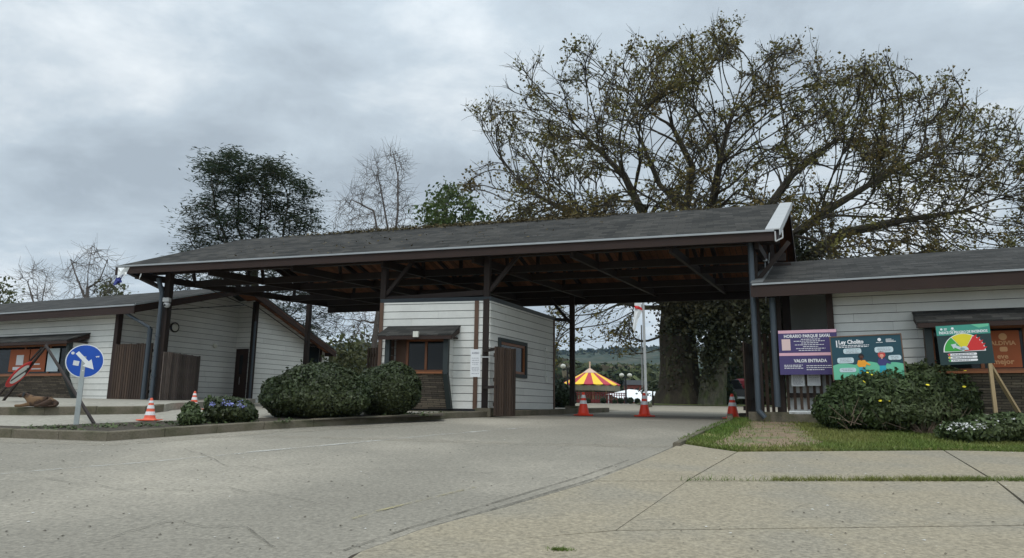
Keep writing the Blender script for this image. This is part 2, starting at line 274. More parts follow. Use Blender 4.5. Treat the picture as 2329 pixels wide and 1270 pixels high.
# ------------------------------------------------------------------ polygon clip / siding
def clip(poly, a, b, c):   # keep a*x+b*y<=c
    outp = []
    for i in range(len(poly)):
        p, q = poly[i], poly[(i + 1) % len(poly)]; dp, dq = a * p[0] + b * p[1] - c, a * q[0] + b * q[1] - c
        if dp <= 0: outp.append(p)
        if (dp < 0 < dq) or (dq < 0 < dp):
            t = dp / (dp - dq); outp.append((p[0] + t * (q[0] - p[0]), p[1] + t * (q[1] - p[1])))
    return outp
def siding(mb, o, u, nrm, poly, holes=(), pitch=.2, mi=0, mback=1, gap=.013):
    """lap boards over a convex polygon given in (along, height) from point o; nrm points outwards"""
    o, u, nrm = Vector(o), Vector(u), Vector(nrm)
    P = lambda s, z, c: o + u * s + UP * z + nrm * c
    z0 = min(p[1] for p in poly); z1 = max(p[1] for p in poly); ss = [p[0] for p in poly]
    def put(pg, lo):
        if len(pg) < 3: return
        n = len(pg)
        f = [P(s, z, .016 + .014 * (1 - (z - lo) / pitch)) for s, z in pg]; b = [P(s, z, 0.0) for s, z in pg]
        mb.add(b + f, [tuple(range(n))[::-1], tuple(range(n, 2 * n))] + [(i, (i + 1) % n, n + (i + 1) % n, n + i) for i in range(n)], mi)
    k = math.floor(z0 / pitch) * pitch
    while k < z1:
        a, b = max(k + gap, z0), min(k + pitch, z1)
        if b > a + .01:
            pg = clip(clip(poly, 0, -1, -a), 0, 1, b); parts = [pg]
            for (h0, h1, y0, y1) in holes:
                new = []
                for q in parts:
                    if len(q) < 3: continue
                    if y1 <= a or y0 >= b: new.append(q); continue
                    new.append(clip(q, 1, 0, h0)); new.append(clip(q, -1, 0, -h1))
                    mid = clip(clip(q, -1, 0, -h0), 1, 0, h1)
                    if y0 > a: new.append(clip(mid, 0, 1, y0))
                    if y1 < b: new.append(clip(mid, 0, -1, -y1))
                parts = new
            if max(ss) - min(ss) > 1.2:
                cj = min(ss) + random.uniform(.4, 2.6); new = []
                while cj < max(ss) - .3:
                    for q in parts:
                        if len(q) < 3: continue
                        x0_, x1_ = min(v[0] for v in q), max(v[0] for v in q)
                        if x0_ < cj - .05 and x1_ > cj + .05: new.append(clip(q, 1, 0, cj - .002)); new.append(clip(q, -1, 0, -cj - .002))
                        else: new.append(q)
                    parts = new; new = []; cj += random.uniform(2.2, 3.4)
            for q in parts: put(q, k)
        k += pitch
    # backing sheet (with holes approximated by strips)
    parts = [poly]
    for (h0, h1, y0, y1) in holes:
        new = []
        for q in parts:
            if len(q) < 3: continue
            new.append(clip(q, 1, 0, h0)); new.append(clip(q, -1, 0, -h1)); mid = clip(clip(q, -1, 0, -h0), 1, 0, h1)
            if len(mid) > 2: new.append(clip(mid, 0, 1, y0)); new.append(clip(mid, 0, -1, -y1))
        parts = new
    for q in parts:
        if len(q) > 2: mb.prism([P(s, z, -.08) for s, z in q], nrm * .082, mback)
    return mb
# ------------------------------------------------------------------ ground sheets following the site's slope
def sheet(name, poly, dz, m, kind='structure', thick=0.0, parent=None, step=None):
    poly = [(p[0], p[1]) for p in poly]
    tris = tessellate_polygon([[Vector((x, y, 0)) for x, y in poly]]); mb = MB()
    for tr in tris:
        tri = [poly[i] for i in tr]
        ar = sum(tri[i][0] * tri[(i + 1) % 3][1] - tri[(i + 1) % 3][0] * tri[i][1] for i in range(3))
        if ar < 0: tri = tri[::-1]
        for i in range(len(BKS) - 1):
            q = clip(clip(tri, 0, -1, -BKS[i][0]), 0, 1, BKS[i + 1][0])
            if len(q) > 2: mb.add([(x, y, gz(y) + dz) for x, y in q], [tuple(range(len(q)))])
    if thick:
        n = len(poly)
        for i in range(n):
            p, q = poly[i], poly[(i + 1) % n]; cuts = sorted({0.0, 1.0} | {(b - p[1]) / (q[1] - p[1]) for b in _bx if abs(q[1] - p[1]) > 1e-6 and 0 < (b - p[1]) / (q[1] - p[1]) < 1})
            for a, b in zip(cuts, cuts[1:]):
                A = (p[0] + a * (q[0] - p[0]), p[1] + a * (q[1] - p[1])); B = (p[0] + b * (q[0] - p[0]), p[1] + b * (q[1] - p[1]))
                mb.add([(A[0], A[1], gz(A[1]) + dz - thick), (B[0], B[1], gz(B[1]) + dz - thick), (B[0], B[1], gz(B[1]) + dz), (A[0], A[1], gz(A[1]) + dz)], [(0, 1, 2, 3)])
    o = mb.build(name, m, parent)
    if kind and parent is None: o['kind'] = kind
    return o
def kerb(name, pts, w, h, m=None, base=-.06, seg=.9):
    """pts: road-side line; the kerb's width lies to its left"""
    mb = MB(); pts = [Vector((p[0], p[1], 0)) for p in pts]; dense = []
    for a, b in zip(pts, pts[1:]):
        n = max(1, int((b - a).length / seg)); dense += [a + (b - a) * (i / n) for i in range(n)]
    dense.append(pts[-1]); nr = []
    for i, p in enumerate(dense):
        d = (dense[min(i + 1, len(dense) - 1)] - dense[max(i - 1, 0)]).normalized(); nr.append(Vector((-d.y, d.x, 0)))
    for i in range(len(dense) - 1):
        a, b = dense[i], dense[i + 1]; na, nb = nr[i] * w, nr[i + 1] * w; ln = (b - a).length; sh = (b - a) * (.004 / max(ln, .01)); a = a + sh; b = b - sh
        j = random.uniform(-.006, .006)
        ga, gb = gz(a.y), gz(b.y); ca = nr[i] * .02
        lo = [(a.x, a.y, ga + base), (b.x, b.y, gb + base), (b.x + nb.x, b.y + nb.y, gb + base), (a.x + na.x, a.y + na.y, ga + base)]
        md = [(a.x, a.y, ga + h - .02 + j), (b.x, b.y, gb + h - .02 + j)]
        hi = [(a.x + ca.x, a.y + ca.y, ga + h + j), (b.x + ca.x, b.y + ca.y, gb + h + j), (b.x + nb.x, b.y + nb.y, gb + h + j), (a.x + na.x, a.y + na.y, ga + h + j)]
        mb.add(lo + md + hi, [(0, 1, 5, 4), (4, 5, 7, 6), (6, 7, 8, 9), (1, 2, 8, 7, 5), (3, 0, 4, 6, 9), (2, 3, 9, 8)])
    return struct(mb.build(name, m or m_kerb))
g = lambda x, y, dz=0: gnd(x, y, dz)
sheet('ground', [(-900, -200), (900, -200), (900, 1400), (-900, 1400)], -.03, m_ground)
# road: everything in front, through the gate
ra = [g(800, 1268), g(950, 1213), g(1140, 1160), g(1340, 1100), g(1440, 1062), g(1500, 1034), g(1545, 1012), g(1600, 985), g(1652, 962)]
KL = [g(0, 996), g(242, 1004), g(600, 978), g(1000, 955), g(1250, 944), g(1386, 938)]
KLx = [KL[0] + (KL[0] - KL[1]).normalized() * 40] + KL
road = [(-60, 13), (-60, -8), (ra[0].x - 2.0, -8)] + [(p.x, p.y) for p in ra] + [(ra[-1].x + .5, ra[-1].y + .3), (11.5, 27.5), (2, 31), (0.5, 24), (KL[1].x, KL[1].y + .5), (-60, 16)]
road[0] = (-60, 12.6)
sheet('road', [(-60, -8), (ra[0].x - 2.4, -8)] + [(p.x, p.y) for p in ra] + [(8.2, 20.2), (10.6, 26.4), (4.6, 28.2), (-6, 20), (-60, 16)], 0, m_asph)
# kerbed island: soil bed, lane and walk behind it
kerb('kerb', [KLx[0], KL[1]], .16, .16)
kerb('kerb', KL[1:], .16, .16)
isl = [(p.x, p.y + .1) for p in KLx]
bedback = [g(600, 950, .15), g(250, 962, .15), g(60, 972, .15)]
sheet('walkway', isl + [(KL[-1].x - .2, KL[-1].y + 1.0), (0.0, 26), (-4, 33), (-60, 60)], .12, m_lane)
b0 = [(p.x + .04, p.y + .14) for p in KL[:4]]
sheet('planting_bed', [(b0[0][0] - 5, b0[0][1] + .1)] + b0 + [g(1010, 944, .15)[:2], g(900, 941, .15)[:2], g(600, 949, .15)[:2], g(330, 957, .15)[:2], g(60, 968, .15)[:2], (b0[0][0] - 5, b0[0][1] + .9)], .135, m_soil)
# right side: lawn, dirt path, kerb, slabs
lawn = [g(1545, 1010), g(1600, 983), g(1652, 962), g(1700, 955), (8.2, 20.2), (30, 14), (30, 9), g(2329, 1033), g(2140, 1028), g(1672, 1031)]
LZ = .06
sheet('lawn', [(p[0], p[1]) for p in lawn], LZ, m_grassbase, thick=.1)
DP = [g(1622, 1010, LZ), g(1630, 1004, LZ), g(1662, 993, LZ), g(1668, 981, LZ), g(1690, 972, LZ), g(1700, 960, LZ), g(1740, 957, LZ), g(1790, 958, LZ), g(1815, 968, LZ), g(1822, 978, LZ), g(1850, 985, LZ), g(1846, 998, LZ), g(1872, 1006, LZ), g(1850, 1014, LZ), g(1800, 1017, LZ), g(1760, 1019, LZ), g(1700, 1018, LZ), g(1655, 1016, LZ)]
sheet('dirt_path', DP, LZ + .006, m_dirt)
kerb('kerb', [g(1530, 1019), g(1560, 1004), g(1610, 981), g(1654, 962)][::-1], .13, .09)
kerb('kerb', [g(1705, 950), g(1654, 953), g(1654, 963)], .13, .14)
S0 = g(1547, 1012)
sheet('gravel_joint', [(ra[0].x - 2.4, -8)] + [(p.x, p.y) for p in ra[:7]] + [g(1672, 1032)[:2], g(2140, 1029)[:2], g(2329, 1034)[:2], (30, 9), (30, -8)], .012, m_soil)
def slab(pts, dz=.035): sheet('pavement', [(p[0], p[1]) for p in pts], dz, m_slab, thick=.04)
def lerp(a, b, t): return a + (b - a) * t
gp = .010
E_ = [Vector((p.x, p.y)) for p in ra]
v2 = lambda p: Vector((p[0], p[1]))
A1, A2 = v2(g(1676, 1033)), v2(g(2146, 1030)); B1, B2, B3 = v2(g(1560, 1101)), v2(g(2262, 1101)), v2(g(2600, 1101))
C1, C2, C3 = v2(g(1400, 1217)), v2(g(2329, 1205)), v2(g(2700, 1202))
T1 = v2(g(1549, 1014)); BL_ = v2(g(1350, 1101))
sh = Vector((0, -.02))
slab([T1, A1, B1, BL_, v2(g(1440, 1064)), v2(g(1502, 1036))][::-1])
slab([A1 + Vector((gp * 2, 0)), A2, B2 + Vector((-gp, 0)), B1 + Vector((gp * 2, 0))])
B3 = B3 + Vector((20, 0)); C3 = C3 + Vector((20, 0))
slab([A2 + Vector((gp * 2.5, 0)), v2(g(2329, 1034)) + Vector((20, 0)), B3, B2 + Vector((gp * 2.5, 0))])
slab([BL_ + sh * 1.5, B1 + sh * 1.5, C1, v2(g(1150, 1240)), v2(g(820, 1268)), v2(g(960, 1214)), v2(g(1150, 1163))])
slab([B1 + sh * 1.6 + Vector((gp, 0)), B2 + sh * 1.6, v2(g(2335, 1160)), C2, C1 + Vector((gp, 0))])
slab([B2 + sh * 1.6 + Vector((gp * 2, 0)), B3 + sh, C3, C2 + Vector((gp, 0)), v2(g(2345, 1160))])
slab([v2(g(1150, 1240)) + sh * .2, C1 + sh * 1.3, C2 + sh * 1.3, C3 + sh * 1.3, (30, 3), (30, -8), (ra[0].x - 2.2, -8), v2(g(820, 1268)) + sh * .5])
# worn marks on the road
m_line = worn('worn white paint', (.54, .53, .48), (.54, .53, .48), .41, .66, 2.2)
m_pale = worn('pale dusty patch', (.37, .335, .265), (.37, .335, .265), .40, .80, 2.2)
m_crack = worn('crack along the road edge', (.10, .09, .07), (.10, .09, .07), .36, .62, 5)
m_yline = worn('worn yellow paint', (.38, .33, .17), (.38, .33, .17), .46, .70, 4)
def strip(name, pts, w, m, dz): 
    pts = [Vector((p.x, p.y)) for p in pts]; l = []; r = []
    for i, p in enumerate(pts):
        d = (pts[min(i + 1, len(pts) - 1)] - pts[max(i - 1, 0)]).normalized(); n = Vector((-d.y, d.x)) * w / 2; l.append(p + n); r.append(p - n)
    return sheet(name, l + r[::-1], dz, m)
strip('road_marking', [g(-60, 1085), g(140, 1067), g(285, 1056), g(420, 1044), g(560, 1031), g(800, 1008), g(1000, 989), g(1200, 973)], .09, m_line, .004)
strip('road_marking', [g(560, 1030), g(680, 1020), g(790, 1009)], .12, m_signw if False else m_line, .008)
strip('dust_patch', [g(600, 993), g(900, 1000), g(1200, 1011), g(1520, 1016)], .35, m_pale, .004)
strip('road_edge_crack', [g(815, 1262), g(960, 1208), g(1150, 1152), g(1345, 1092), g(1445, 1056), g(1505, 1030), g(1545, 1010)], .022, m_crack, .012)
strip('road_edge_crack', [g(780, 1255), g(930, 1203), g(1120, 1146), g(1320, 1086), g(1430, 1048)], .018, m_crack, .010)
strip('dust_patch', [g(-40, 1002), g(240, 1012), g(620, 984), g(1000, 962)], .45, m_pale, .006)
for cp in ([(60, 1085), (300, 1120), (520, 1112), (760, 1150)], [(420, 1020), (520, 1060), (640, 1075), (900, 1068), (1180, 1082)], [(1000, 1000), (1120, 1018), (1300, 1012), (1480, 1030)], [(200, 1240), (380, 1190), (560, 1205), (640, 1260)]):
    pts_ = []
    for (xa, ya), (xb, yb) in zip(cp, cp[1:]):
        for q_ in range(6): pts_.append(g(lerp(xa, xb, q_ / 6) if False else xa + (xb - xa) * q_ / 6, ya + (yb - ya) * q_ / 6 + random.uniform(-4, 4)))
    strip('road_crack', pts_, .012, m_crack, .013)
strip('road_marking', [g(800, 1182), g(860, 1165), g(930, 1147), g(1080, 1110)], .05, m_yline, .009)
# cobbled yard beyond the gate
pm = MB()
for _ in range(420):   # grit, leaf bits and chips lying about
    x, y = random.uniform(0, 2329), 1000 + 262 * random.random() ** 1.3; q = g(x, y, .04 if x > 1500 else .004); s_ = random.uniform(.006, .018)
    a_ = random.uniform(0, 6.28); pm.add([q + Vector((math.cos(a_ + k * 2.1) * s_ * random.uniform(.6, 1.5), math.sin(a_ + k * 2.1) * s_, .002)) for k in range(3)] + [q + UP * s_ * .5], [(0, 1, 3), (1, 2, 3), (2, 0, 3)], 0 if random.random() < .8 else 1)
GRIT = pm
sheet('cobbled_yard', [(10.6, 26.4), (4.6, 28.2), (-4, 33), (-16, 48), (-10, 62), (60, 62), (60, 26)], -.01, m_cobble)
sheet('lawn', [g(1415, 926)[:2] if False else (7.0, 38.5), (40, 36), (40, 60), (9, 60)], .03, m_grassbase)
# ------------------------------------------------------------------ gate canopy
EL, ER = Vector((-12.2, 21.3, 5.55)), Vector((6.12, 15.88, 5.55))
RL, RR = Vector((-9.69, 24.55, 7.2)), Vector((7.83, 19.27, 7.2))
BL, BR = Vector((-7.2, 27.8, 5.5)), Vector((9.3, 22.5, 5.5))
UC = (ER - EL).normalized()
lp = lambda a, b, t: a + (b - a) * t
Fp = lambda s, t, dz=0: lp(lp(EL, ER, s), lp(RL, RR, s), t) + UP * dz
Bp = lambda s, t, dz=0: lp(lp(BL, BR, s), lp(RL, RR, s), t) + UP * dz
can = thing('gate_canopy', 'long dark shingled canopy on tall brown posts spanning the park entrance road', 'canopy', (-2, 21, gz(21)))
mb = MB()
mb.hexa([Fp(0, 0, -.05), Fp(1, 0, -.05), Fp(1, 1, -.05), Fp(0, 1, -.05), Fp(0, 0), Fp(1, 0), Fp(1, 1), Fp(0, 1)])
mb.hexa([Bp(0, 0, -.05), Bp(1, 0, -.05), Bp(1, .998, -.05), Bp(0, .998, -.05), Bp(0, 0), Bp(1, 0), Bp(1, .998), Bp(0, .998)])
roof = mb.build('roof', m_shing, can)
mb = MB()   # moss along the ridge and a few spots
for i in range(4200):
    s = random.uniform(.10, .90); s = .15 + .6 * random.betavariate(1.6, 1.6) if random.random() < .8 else s
    t = 1 - abs(random.gauss(0, .045)); 
    if random.random() < .06: t = random.random()
    p = Fp(s, t, .01); r = random.uniform(.02, .08)
    if t > .985: p.z += random.uniform(0, .05)
    mb.add([p + Vector((random.uniform(-r, r), random.uniform(-r, r), random.uniform(0, r))) for _ in range(3)], [(0, 1, 2)])
tag(mb.build('moss', m_moss, roof), kind='stuff')
mb = MB()   # boarded underside
for P_ in (Fp, Bp):
    n = 96
    for i in range(n):
        a, b = (i + .05) / n, (i + .93) / n; j = random.uniform(0, .012)
        mb.hexa([P_(a, .01, -.10 - j), P_(b, .01, -.10 - j), P_(b, .985, -.10 - j), P_(a, .985, -.10 - j), P_(a, .01, -.052), P_(b, .01, -.052), P_(b, .985, -.052), P_(a, .985, -.052)])
mb.build('soffit_boards', m_soff, can)
mb = MB()
nF = Vector((-UC.y, UC.x, 0)) * -1   # towards the camera
mb.fbox(EL + nF * .015 - UP * .27, ER - EL, -nF * .045, UP * .21); mb.fbox(BL - UP * .36, BR - BL, nF * .045, UP * .30)
for a, b in ((Fp(0, 0), Fp(0, 1)), (Bp(0, 0), Bp(0, 1))):
    mb.hexa([a - UP * .30 - UC * .03, a - UP * .30 + UC * .015, b - UP * .30 + UC * .015, b - UP * .30 - UC * .03, a - UP * .055 - UC * .03, a - UP * .055 + UC * .015, b - UP * .055 + UC * .015, b - UP * .055 - UC * .03])
for a, b in ((Fp(1, 0), Fp(1, 1)), (Bp(1, 0), Bp(1, 1))):
    mb.hexa([a - UP * .30 - UC * .015, a - UP * .30 + UC * .03, b - UP * .30 + UC * .03, b - UP * .30 - UC * .015, a - UP * .055 - UC * .015, a - UP * .055 + UC * .03, b - UP * .055 + UC * .03, b - UP * .055 - UC * .015])
mb.build('fascia', m_woodr, can)
mb = MB(); mb.fbox(EL + nF * .065 - UP * .058, (ER - EL) * .998, -nF * .055, UP * .045)
mb.build('drip_edge', m_drip, can)
mb = MB(); mb.hexa([Fp(.988, -.01, .004), Fp(1.004, -.01, .004), Fp(1.004, 1.0, .004), Fp(.988, 1.0, .004), Fp(.988, -.01, .03), Fp(1.004, -.01, .03), Fp(1.004, 1.0, .03), Fp(.988, 1.0, .03)])
a, b = Fp(1.004, -.01), Fp(1.004, 1); mb.hexa([a - UP * .13, a - UP * .13 + UC * .02, b - UP * .13 + UC * .02, b - UP * .13, a + UP * .03, a + UP * .03 + UC * .02, b + UP * .03 + UC * .02, b + UP * .03])
mb.build('rake_flashing', m_metw, can)
# front and rear post lines
pf0, pf1 = Fp(0, .2), Fp(1, .2); pr0, pr1 = Bp(0, .12), Bp(1, .12)
def fpx(x, line, y=800): p = onpl(x, y, line[0], line[1]); return Vector((p.x, p.y, 0))
FLN, RLN = (pf0, pf1), (pr0, pr1)
posts = {'A': fpx(357, FLN, 925), 'B': fpx(868, FLN, 800), 'C': fpx(1104, FLN, 900), 'E': fpx(1727, FLN, 900), 'F': fpx(697, RLN, 800), 'D': fpx(1302, RLN, 900), 'G': fpx(1800, RLN, 900)}
ztop_f, ztop_r = 5.62, 5.48
for k, p in posts.items():
    zt = ztop_f if k in 'ABCE' else ztop_r
    mb = MB(); w = .20 if k in 'AE' else .17
    mb.beam(Vector((p.x, p.y, gz(p.y) + .04)), Vector((p.x, p.y, zt)), w, w, up=UC)
    o = mb.build('post', m_wood, can, bevel=.012)
    if k in 'CDE':
        mb = MB(); mb.box((p.x, p.y, gz(p.y) + .12), (.42, .42, .22), rz=-.29); mb.build('footing', m_kerb, o)
mb = MB()
for ln, zt in ((FLN, ztop_f - .02), (RLN, ztop_r - .02)):
    a, b = Vector((ln[0].x, ln[0].y, zt)), Vector((ln[1].x, ln[1].y, zt)); mb.beam(a - UP * .11, b - UP * .11, .14, .24)
for t, zt in ((.55, 5.30), (.9, 5.30)): mb.beam(Vector((*Fp(0, t).xy, zt)), Vector((*Fp(1, t).xy, zt)), .10, .20)
for t, zt in ((.55, 5.30),): mb.beam(Vector((*Bp(0, t).xy, zt)), Vector((*Bp(1, t).xy, zt)), .10, .20)
mb.beam(Vector((*posts['B'].xy, 4.33)) , Vector((*posts['C'].xy, 4.43)), .10, .14)
mb.beam(Vector((*Bp(0, .03).xy, 5.20)), Vector((*Bp(1, .03).xy, 5.20)), .08, .40)
mb.build('long_beams', m_wood, can)
for s in (.018, .16, .31, .46, .60, .74, .87, .975):   # cross trusses
    mb = MB(); a = Vector((*Fp(s, .08).xy, 5.30)); b = Vector((*Bp(s, .04).xy, 5.30)); rg = Fp(s, 1, -.22)
    mb.beam(a - UP * .02, b - UP * .02, .09, .20); q = lp(a, b, .5); mb.beam(q, rg, .09, .10, up=UC)
    mb.beam(Fp(s, .1, -.2), rg, .09, .14); mb.beam(Bp(s, .1, -.2), rg, .09, .14)
    for t in (.25, .75):
        m_ = lp(a, b, t); tp = (Fp if t < .5 else Bp)(s, .5, -.22); mb.beam(m_, tp, .07, .09, up=UC); mb.beam(q, tp, .07, .09, up=UC)
    mb.build('truss', m_wood, can)
def brace(a, b, w=.10): mb = MB(); mb.beam(a, b, w, w, up=UC); return mb.build('knee_brace', m_wood, can)
A = posts['A']; brace(Vector((A.x - .05, A.y, 4.85)), Vector((*lp(EL, ER, .02).xy, 5.35)) + VB * .1)
for k, sg in (('B', 1), ('C', 1), ('D', -1), ('E', 1)):
    p = posts[k]; zt = ztop_f if k in 'BCE' else ztop_r
    brace(Vector((p.x, p.y, zt - 1.15)) + UC * sg * .08, Vector((p.x, p.y, zt - .22)) + UC * sg * .85)
p = posts['E']; brace(Vector((p.x, p.y, 4.75)) + VB * .1, Vector((p.x, p.y, 5.25)) + VB * .95)
D = posts['D']; mb = MB(); q = onpl(1262, 731, pr0, pr1); mb.beam(Vector((D.x, D.y, q.z)), Vector((*lp(Vector(q), D, .02).xy, q.z)) + Vector((-.1, -.6, 0)), .08, .10); mb.build('tie_beam', m_wood, can)
# two thin steel rods on the left
for q in ((Fp(.05, .2, -.4), at(575, 702, 25.5)), (at(590, 702, 25.5), at(700, 780, 27)), (at(385, 705, 21.2), at(560, 694, 25))): MB().tube(q[0], q[1], .016, n=6).build('steel_rod', m_blk, can)
# downpipes
mb = MB(); E_p = posts['E']
t0, t1 = onpl(1706, 545, pf0 + nF * .35, pf1 + nF * .35), onpl(1738, 925, pf0 + nF * .35, pf1 + nF * .35)
mb.tube(t0, Vector((t0.x, t0.y, gz(t0.y) + .3)), .062, n=12); mb.tube(Vector((t0.x, t0.y, gz(t0.y) + .32)), Vector((t0.x + .12, t0.y - .05, gz(t0.y) + .16)), .062, n=12)
for z in (2.2, 3.4, 4.6): mb.lathe((t0.x, t0.y, z), [(.07, 0), (.07, .05)], 12)
mb.build('downpipe', m_galv, can)
mb = MB(); t0 = onpl(369, 660, pf0 + nF * .22, pf1 + nF * .22); 
mb.tube(Vector((t0.x - .15, t0.y, 5.2)), Vector((t0.x, t0.y, 4.75)), .07, n=12); mb.tube(Vector((t0.x, t0.y, 4.76)), Vector((t0.x, t0.y, gz(t0.y) + .3)), .06, n=12); mb.tube(Vector((t0.x, t0.y, gz(t0.y) + .31)), Vector((t0.x - .1, t0.y - .1, gz(t0.y) + .18)), .07, n=12)
for z in (2.2, 3.4): mb.lathe((t0.x, t0.y, z), [(.077, 0), (.077, .05)], 12)
mb.build('downpipe', m_galv, can)
# gutter bracket end at the right corner and white cable box
mb = MB(); c_ = Fp(1.0, 0, 0) + nF * .06
for da, db in (((-.02, -.06), (-.02, -.30)), ((-.02, -.30), (.14, -.22)), ((.14, -.22), (.14, -.04))):
    mb.beam(c_ + UC * da[0] + UP * da[1], c_ + UC * db[0] + UP * db[1], .03, .03)
mb.build('gutter_end', m_metw, can)
mb = MB(); q = at(1740, 592, 17.6); mb.box(q, (.1, .06, .05)); q2 = at(1742, 690, 17.6); mb.tube(q, q2, .012, n=5); mb.tube(at(1750, 575, 17.6), q2, .01, n=5); mb.build('cable_box', m_drip, can)
for (x, y, s, t) in ((1410, 566, .78, .25), (708, 603, .42, .2)):
    mb = MB(); c_ = Fp(s, t, -.16); mb.fbox(c_, UC * .5, VB * .12, UP * .05); mb.build('strip_light', m_metw, can)
# ------------------------------------------------------------------ bay with awning, used on three buildings
def bay(parent, o, u, n, a0, a1, zs, zt, d, split=(.5,), plank=True, glassm=None, zb=0.0, postr=True, win_inset=.0):
    P = lambda a, z, c: o + u * a + UP * z + n * c
    def bx(mb, a, b, z0, z1, c0, c1, mi=0): return mb.hexa([P(a, z0, c0), P(b, z0, c0), P(b, z0, c1), P(a, z0, c1), P(a, z1, c0), P(b, z1, c0), P(b, z1, c1), P(a, z1, c1)], mi)
    aw = MB(); ov = .16; y0, y1 = zt + .36, zt + .06
    aw.hexa([P(a0 - ov, y0 - .03, .03), P(a1 + ov, y0 - .03, .03), P(a1 + ov, y1 - .03, d + .3), P(a0 - ov, y1 - .03, d + .3), P(a0 - ov, y0, .03), P(a1 + ov, y0, .03), P(a1 + ov, y1, d + .3), P(a0 - ov, y1, d + .3)])
    awo = aw.build('awning', m_shingb, parent)
    fa = MB(); bx(fa, a0 - ov + .02, a1 + ov - .02, y1 - .13, y1 - .032, d + .26, d + .295)
    for a in (a0 - ov + .02, a1 + ov - .05): fa.hexa([P(a, y0 - .20, .03), P(a + .03, y0 - .20, .03), P(a + .03, y1 - .13, d + .258), P(a, y1 - .13, d + .258), P(a, y0 - .035, .03), P(a + .03, y0 - .035, .03), P(a + .03, y1 - .034, d + .258), P(a, y1 - .034, d + .258)])
    bx(fa, a0 - .1, a1 + .1, zt - .0, zt + .03, .03, d + .2)
    fa.build('awning_fascia', m_woodr, awo)
    for a in (a0, a1 - .13):
        f = MB(); w = .13
        f.hexa([P(a, zs - .06, d - .02), P(a + w, zs - .06, d - .02), P(a + w, zs - .06, d + .12), P(a, zs - .06, d + .12), P(a, zt, d - .02), P(a + w, zt, d - .02), P(a + w, zt, d + .12), P(a, zt, d + .12)])
        f.hexa([P(a, zb, .03), P(a + w, zb, .03), P(a + w, zb, .17), P(a, zb, .17), P(a, zs - .061, d - .02), P(a + w, zs - .061, d - .02), P(a + w, zs - .061, d + .12), P(a, zs - .061, d + .12)])
        f.build('side_frame', m_dkgr, parent)
    for a, sgn in ((a0 + .02, -1), (a1 - .05, 1)):   # white boarded cheeks
        ck = MB(); k = zb + .01
        while k < zt:
            t_ = min(k + .19, zt)
            cw = lambda z: .035 if z < zb else (.03 + (d - .05) * min(1, (z - zb) / (zs - zb)))
            ck.hexa([P(a, k, .03), P(a + .03, k, .03), P(a + .03, k, cw(k)), P(a, k, cw(k)), P(a, t_, .03), P(a + .03, t_, .03), P(a + .03, t_, cw(t_)), P(a, t_, cw(t_))])
            k += .2
        ck.build('bay_cheek', m_plank if (sgn < 0 and plank) else m_white, parent)
    st = MB(); st.hexa([P(a0 + .135, zb, .03), P(a1 - .135, zb, .03), P(a1 - .135, zb, .10), P(a0 + .135, zb, .10), P(a0 + .135, zs - .05, .03), P(a1 - .135, zs - .05, .03), P(a1 - .135, zs - .05, d + .04), P(a0 + .135, zs - .05, d + .04)])
    st.build('stone_panel', m_stone, parent)
    wn = MB(); w0, w1 = a0 + .135 + win_inset, a1 - .135; c0, c1 = .09, .15; F = .07
    bx(wn, w0, w1, zs, zs + F, c0, c1); bx(wn, w0, w1, zt - F, zt - .001, c0, c1); bx(wn, w0, w0 + F, zs + F, zt - F, c0, c1); bx(wn, w1 - F, w1, zs + F, zt - F, c0, c1)
    for s in split: m_ = lerp(w0, w1, s); bx(wn, m_ - F / 2, m_ + F / 2, zs + F, zt - F, c0 - .005, c1 + .006)
    wo = wn.build('window', m_orange, parent, bevel=.008)
    if win_inset: pl = MB(); bx(pl, a0 + .135, w0 - .002, zs, zt, .05, .12); pl.build('side_panel', m_plank, wo)
    gl = MB(); bx(gl, w0 + F - .01, w1 - F + .01, zs + F - .01, zt - F + .01, c0 + .02, c0 + .03); gl.build('pane', glassm or m_glass, wo)
    si = MB(); bx(si, a0 + .135, a1 - .135, zs - .048, zs - .001, .04, d + .16); si.build('sill', m_orange, wo)
    return P, wo, bx
# ------------------------------------------------------------------ ticket booth
zb = 1.34
NCn = Vector((-.58, 18.62, zb)); FLc = Vector((-3.62, 19.32, zb)); FCo = Vector((1.36, 22.75, zb)); HB = 2.86
bo = thing('ticket_booth', 'white boarded ticket booth with awning window standing under the canopy', 'booth', (NCn.x, NCn.y, zb))
ub = (NCn - FLc).normalized(); nb = Vector((ub.y, -ub.x, 0)); us = (FCo - NCn).normalized(); ns_ = Vector((us.y, -us.x, 0)); Lf = (NCn - FLc).length; Ls = (FCo - NCn).length
def apx(x, y, o, u, c=0.0, n=None):   # distance along a wall line of a photo column
    oo = o + (n * c if n else Vector((0, 0, 0))); p = onpl(x, y, oo, oo + u); return (Vector((p.x, p.y, 0)) - Vector((oo.x, oo.y, 0))).dot(u), p.z - o.z
a0, _ = apx(879, 800, FLc, ub, .45, nb); a1, _ = apx(1022, 800, FLc, ub, .45, nb); zs = apx(1000, 847, FLc, ub, .3, nb)[1]; zt = apx(1000, 768, FLc, ub, .45, nb)[1]
mb = MB(); siding(mb, FLc, ub, nb, [(0, 0), (Lf, 0), (Lf, HB), (0, HB)], holes=[(a0 + .14, a1 - .14, zs, zt)])
w0s, z1_ = apx(1134, 778, NCn, us); w1s, z0_ = apx(1190, 852, NCn, us); zw1, zw0 = apx(1160, 782, NCn, us)[1], apx(1180, 852, NCn, us)[1]
siding(mb, NCn, us, ns_, [(0, 0), (Ls, 0), (Ls, HB), (0, HB)], holes=[(w0s, w1s, zw0, zw1)])
BKc = FLc + us * Ls
siding(mb, BKc, ub, -nb, [(0, 0), (Lf, 0), (Lf, HB), (0, HB)]); siding(mb, FLc, us, -ns_, [(0, 0), (Ls, 0), (Ls, HB), (0, HB)])
